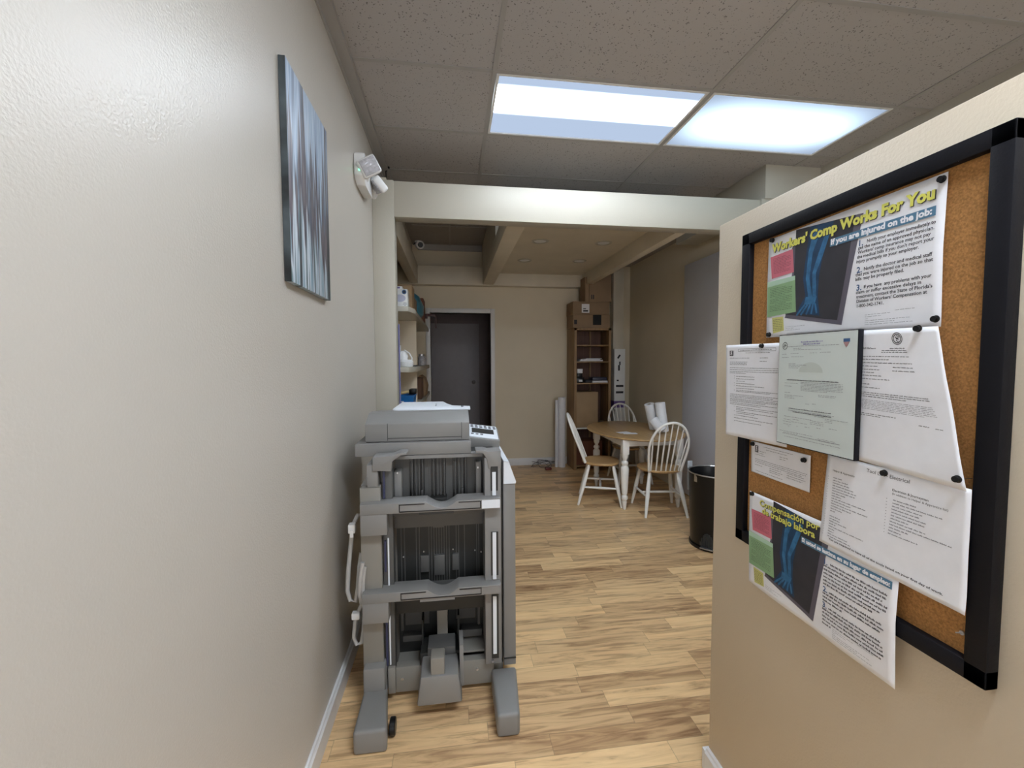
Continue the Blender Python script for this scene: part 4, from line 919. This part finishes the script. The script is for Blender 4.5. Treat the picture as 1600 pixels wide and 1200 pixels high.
B(MB().box(1.71, 1.83, 5.80, 5.95, 1.2265, 1.30, bev=.008).box(1.74, 1.81, 5.83, 5.88, 1.30, 1.36, bev=.006), 'device_body', m_black, t); B(MB().box(1.735, 1.815, 5.825, 5.86, 1.36, 1.42, bev=.005).box(1.75, 1.80, 5.795, 5.80, 1.24, 1.27), 'paper_curl', m_paper, t)
tag(MB().box(1.95, 2.17, 5.80, 6.0, 1.2265, 1.252, bev=.002).build('paper_stack', m_paper, origin=(2.06, 5.9, 1.2265)), 'white paper stack beside the small device, under the dark binder', 'paper stack')
tag(MB().box(1.955, 2.165, 5.81, 6.0, 1.2535, 1.300, bev=.004).build('binder', mat('navy_binder_cover', (.03, .035, .07), .4), origin=(2.06, 5.9, 1.2535)), 'dark navy binder lying on the paper stack in the bookcase', 'binder')
tag(MB().box(1.845, 1.94, 5.80, 5.98, 1.2265, 1.262, bev=.003).build('notebook', m_ink, origin=(1.89, 5.9, 1.2265)), 'small dark notebook between the device and the binder', 'notebook')
tag(MB().lathe([(0, 0), (.04, 0), (.05, .02), (.045, .07), (.03, .085), (0, .085)], (2.10, 5.85, .5965), 20).build('wire_coil', m_metal, origin=(2.10, 5.85, .5965)), 'small silvery coil beside the carton in the lower bookcase bay', 'coil')
cbox('cardboard_box', 1.72, 2.10, 5.81, 6.1, .0615, .40, mat('red_brown_board', (.16, .055, .03), .7), 'dark red-brown box on the lowest shelf of the bookcase', flap=False)
# tall white box, paper roll, column things
t = thing('tall_white_box', 'tall slim white carton with a purple band beside the bookcase', 'box', (2.37, 5.93, 0))
B(MB().box(2.295, 2.455, 5.87, 6.0, .001, 1.70, bev=.003), 'carton', m_white, t)
B(MB().box(2.293, 2.457, 5.868, 6.002, .86, .955), 'purple_band', mat('purple_ink', (.16, .10, .30), .6), t)
BS(MB().box(2.32, 2.43, 5.867, 5.8695, 1.155, 1.185).box(2.32, 2.43, 5.867, 5.8695, 1.065, 1.095).box(2.35, 2.375, 5.867, 5.8695, 1.39, 1.47).box(2.365, 2.385, 5.867, 5.8695, 1.47, 1.52).box(2.33, 2.36, 5.867, 5.8695, 1.24, 1.26)
  .box(-.012, .012, -.001, .001, -.03, .03, M=Matrix.Translation((2.36, 5.869, 1.59)) @ Euler((0, .6, 0)).to_matrix().to_4x4()), 'printed_mark', m_ink, t)
tag(MB().lathe([(0, 0), (.052, 0), (.054, .003), (.054, 1.005), (.052, 1.008), (.038, 1.008), (.035, .99), (0, .99)], (1.555, 5.99, .001), 28).lathe([(0, 0), (.022, 0), (.022, .97), (0, .97)], (1.478, 5.99, .001), 20)
    .build('paper_roll', m_paper, origin=(1.55, 5.99, 0)), 'tall white roll of paper standing on the floor left of the bookcase', 'paper roll')
mb = MB()
rr = random.Random(3); pts = []
for k in range(60):
    a = k*.55; r_ = .11+.05*math.sin(k*.9); pts.append((1.27+r_*math.cos(a)*1.1, 5.95+r_*math.sin(a)*.6, .02+.09*abs(math.sin(k*.37))))
t = thing('wire_tangle', 'tangle of dark wire with a red piece on the floor by the baseboard', 'wire', (1.27, 5.95, 0))
B(MB().tube(pts, .0025, 6), 'wire', m_ink, t); B(MB().box(1.28, 1.37, 5.82, 5.88, .002, .035, bev=.008), 'red_piece', mat('dark_red_plastic', (.13, .008, .008), .4), t)

# ------------------------------------------------------------------ left alcove shelves
sh = thing('wall_shelving', 'cream built-in shelving behind the post on the left', 'shelving', (-.6, 4.4, 0))
def shelf_board(z, th, yend):
    B(MB().prism([(-.90, 3.45), (-.335, 3.45), (-.298, 3.62), (-.298, yend), (-.90, yend)], z-th, z, axis='z', bev=.003), 'shelf', m_beam, sh)
shelf_board(1.962, .04, 5.75); shelf_board(1.487, .042, 5.80); shelf_board(1.14, .04, 5.8)
B(MB().box(-.88, -.335, 4.2, 4.235, 1.488, 1.921).box(-.88, -.335, 4.2, 4.235, 1.141, 1.444).box(-.88, -.335, 4.2, 4.235, .001, 1.099), 'divider_panel', m_part, sh)
# things on top shelf
t = thing('camera_carton', 'white product box with a round dark lens picture on the top shelf', 'box', (-.40, 3.66, 1.963))
B(MB().box(-.47, -.352, 3.60, 3.74, 1.963, 2.118, bev=.002), 'carton', m_white, t)
B(MB().cone((-.378, 3.6, 2.095), (-.378, 3.5985, 2.095), .018, n=28), 'lens_picture', m_num, t); B(MB().cone((-.378, 3.5983, 2.095), (-.378, 3.597, 2.095), .009, n=20), 'lens_centre', m_ink, t)
mb = MB().lathe([(0, -.0006), (1, -.0006), (1, .0006), (0, .0006)], (0, 0, 0), 28, .045, .03); mb.xf(Matrix.Translation((-.412, 3.5992, 2.045)) @ Euler((PI/2, 0, 0)).to_matrix().to_4x4()); B(mb, 'oval_print', mat('pale_lilac_ink', (.50, .52, .66), .6), t)
B(MB().box(-.385, -.358, 3.598, 3.6, 2.005, 2.008).box(-.39, -.358, 3.598, 3.6, 1.995, 1.998).box(-.38, -.365, 3.598, 3.6, 1.985, 1.988), 'small_print', m_inkg, t)
t = thing('small_carton', 'small white box with dark print lying on the lens picture box', 'box', (-.44, 3.66, 2.119)); B(MB().box(-.48, -.395, 3.605, 3.73, 2.1185, 2.142, bev=.002), 'carton', m_white, t); B(MB().box(-.465, -.41, 3.603, 3.6055, 2.123, 2.136), 'printed_mark', m_purp, t)
cbox('cardboard_box', -.62, -.335, 3.80, 4.05, 1.963, 2.19, m_card2, 'brown carton on the top shelf just behind the white box')
cbox('cardboard_box', -.66, -.335, 4.10, 4.32, 1.963, 2.12, m_card, 'shorter brown carton on the top shelf behind the first carton')
t = thing('plastic_bag', 'blue plastic bag bulging on the top shelf behind the cartons', 'bag', (-.42, 4.6, 1.963))
mb = MB().lathe([(0, 0), (.11, .0), (.15, .05), (.155, .14), (.11, .24), (.03, .30), (.045, .34), (0, .335)], (-.44, 4.6, 1.964), 18, 1, 1.3); B(mb, 'bag', mat('blue_film', (.05, .19, .27), .35, var=.3, scale=20), t)
cbox('brown_carton', -.62, -.315, 5.0, 5.3, 1.963, 2.25, mat('red_brown_carton', (.15, .06, .04), .8), 'dark red-brown carton at the far end of the top shelf', flap=False)
# middle shelf
t = thing('white_appliance', 'rounded white appliance on the middle shelf behind the post', 'appliance', (-.39, 3.6, 1.488))
B(MB().lathe([(0, 0), (.055, 0), (.062, .01), (.064, .04), (.05, .058), (0, .06)], (-.378, 3.62, 1.488), 24).lathe([(0, 0), (.035, 0), (.04, .03), (.03, .06), (.012, .075), (0, .076)], (-.395, 3.62, 1.545), 20), 'housing', m_white, t)
B(MB().tube([(-.33, 3.60, 1.515), (-.325, 3.6, 1.56), (-.345, 3.6, 1.60), (-.385, 3.6, 1.625)], .005, 8).box(-.43, -.415, 3.56, 3.64, 1.548, 1.665, bev=.003), 'arm', m_white, t)
for k, (y, h_, lab) in enumerate(((5.0, .11, 'clear glass jar, nearer one at the end of the middle shelf'), (5.25, .09, 'clear glass jar, farther one at the end of the middle shelf'))):
    t = thing('glass_jar', lab, 'jar', (-.345, y, 1.488), group='jars on the middle shelf')
    B(MB().lathe([(0, 0), (.036, 0), (.04, .01), (.04, h_-.02), (.03, h_), (0, h_)], (-.345, y, 1.488), 20), 'jar', m_lampglass, t)
    B(MB().lathe([(0, h_), (.032, h_), (.032, h_+.018), (0, h_+.018)], (-.345, y, 1.488), 20), 'lid', m_metal, t)
tag(MB().tube([(-.34, 3.8, 1.494), (-.31, 3.9, 1.497), (-.33, 4.0, 1.494), (-.36, 4.05, 1.494), (-.33, 4.1, 1.494)], .005, 8).build('short_cord', m_ink, origin=(-.33, 3.9, 1.49)), 'short dark cord lying on the middle shelf beside the appliance', 'cord')
tag(MB().tube([(-.377, 3.19, 1.80), (-.377, 3.195, 1.6), (-.377, 3.19, 1.48), (-.376, 3.195, 1.36), (-.377, 3.19, 1.2), (-.377, 3.195, .9)], .0055, 8).build('hanging_cord', mat('violet_cord', (.16, .16, .34), .5), origin=(-.377, 3.19, 1.4)), 'blue-violet cord running down the side of the cream post', 'cord')
# lower shelf
t = thing('blue_bin', 'blue plastic storage bin on the lower shelf just above the copier', 'storage bin', (-.375, 3.63, 1.141))
mb = MB(); tb_ = bmesh.new(); rings = []
m_blue = mat('blue_plastic', (.01, .14, .42), .35)
def frust(x0, x1, y0, y1, z, e): return [(x0-e, y0-e, z), (x1+e, y0-e, z), (x1+e, y1+e, z), (x0-e, y1+e, z)]
for z, e in ((1.141, 0), (1.246, .008), (1.246, .014), (1.256, .014), (1.256, .004), (1.15, -.004)): rings.append([tb_.verts.new(p) for p in frust(-.46, -.318, 3.55, 3.78, z, e)])
for a, b_ in zip(rings[:-1], rings[1:]):
    for k in range(4): tb_.faces.new((a[k], a[(k+1) % 4], b_[(k+1) % 4], b_[k]))
tb_.faces.new(rings[0][::-1]); tb_.faces.new(rings[-1]); mb._add(tb_); B(mb, 'bin_body', m_blue, t)
mb = MB(); mb.lathe([(0, -.0008), (.008, -.0008), (.008, .0008), (0, .0008)], (0, 0, 0), 12); mb.xf(Matrix.Translation((-.40, 3.5425, 1.205)) @ Euler((PI/2, 0, 0)).to_matrix().to_4x4()); mb.box(-.42, -.39, 3.541, 3.543, 1.206, 1.212); mb.box(-.398, -.372, 3.541, 3.543, 1.198, 1.204); B(mb, 'white_motif', m_white, t)
t = thing('scrub_brush', 'wooden-handled brush with a black head resting across the blue bin', 'brush', (-.39, 3.66, 1.26))
B(MB().tube([(-.455, 3.60, 1.268), (-.39, 3.655, 1.275), (-.355, 3.685, 1.280)], [.011, .013, .011], 10), 'handle', mat('tan_wood_handle', (.48, .36, .17), .5), t)
B(MB().box(-.36, -.30, 3.66, 3.77, 1.257, 1.302, bev=.01), 'head', m_black, t)
t = thing('paper_bag', 'crumpled brown bag with red print on the lower shelf by the far door', 'bag', (-.36, 5.1, 1.141))
B(MB().prism([(-.44, 1.142), (-.30, 1.142), (-.285, 1.25), (-.31, 1.34), (-.36, 1.38), (-.43, 1.30)], 4.9, 5.3, bev=.01), 'bag', m_card, t); B(MB().box(-.40, -.33, 4.896, 4.9005, 1.18, 1.25), 'red_print', mat('red_ink', (.35, .02, .03), .6), t)
cbox('cardboard_box', -.60, -.315, 4.5, 4.8, 1.142, 1.36, mat('dark_brown_board', (.10, .05, .03), .8), 'dark brown carton on the lower shelf behind the divider', flap=False)
# security camera
t = thing('security_camera', 'small white security camera with a black lens in the far ceiling corner', 'security camera', (-.42, 6.1, 3.08))
B(MB().cone((-.42, 6.0, 3.10), (-.40, 5.92, 3.085), .055, .055, 24).lathe([(0, 0), (.05, 0), (.055, -.01), (.03, -.03), (0, -.03)], (-.43, 6.03, 3.16), 20).cone((-.43, 6.03, 3.13), (-.42, 5.99, 3.11), .015), 'housing', m_white, t)
B(MB().cone((-.40, 5.92, 3.085), (-.399, 5.915, 3.084), .036, .034, 24), 'lens', m_black, t)
B(MB().tube([(-.43, 6.04, 3.15), (-.48, 6.05, 3.145), (-.50, 6.06, 3.12)], .008, 8), 'cable', m_ink, t)
tag(MB().box(-.345, -.315, 5.80, 5.83, 2.10, 2.16).box(-.345, -.20, 5.83, 5.845, 2.13, 2.165, bev=.003).box(-.215, -.20, 5.83, 5.845, 1.97, 2.165, bev=.003).build('wall_bracket', mat('maroon_metal', (.06, .015, .015), .4), origin=(-.27, 5.83, 2.1)), 'dark red bracket at the end of the shelves before the far doorway', 'bracket')
for o in bpy.data.objects:
    if '_o' in o: del o['_o']
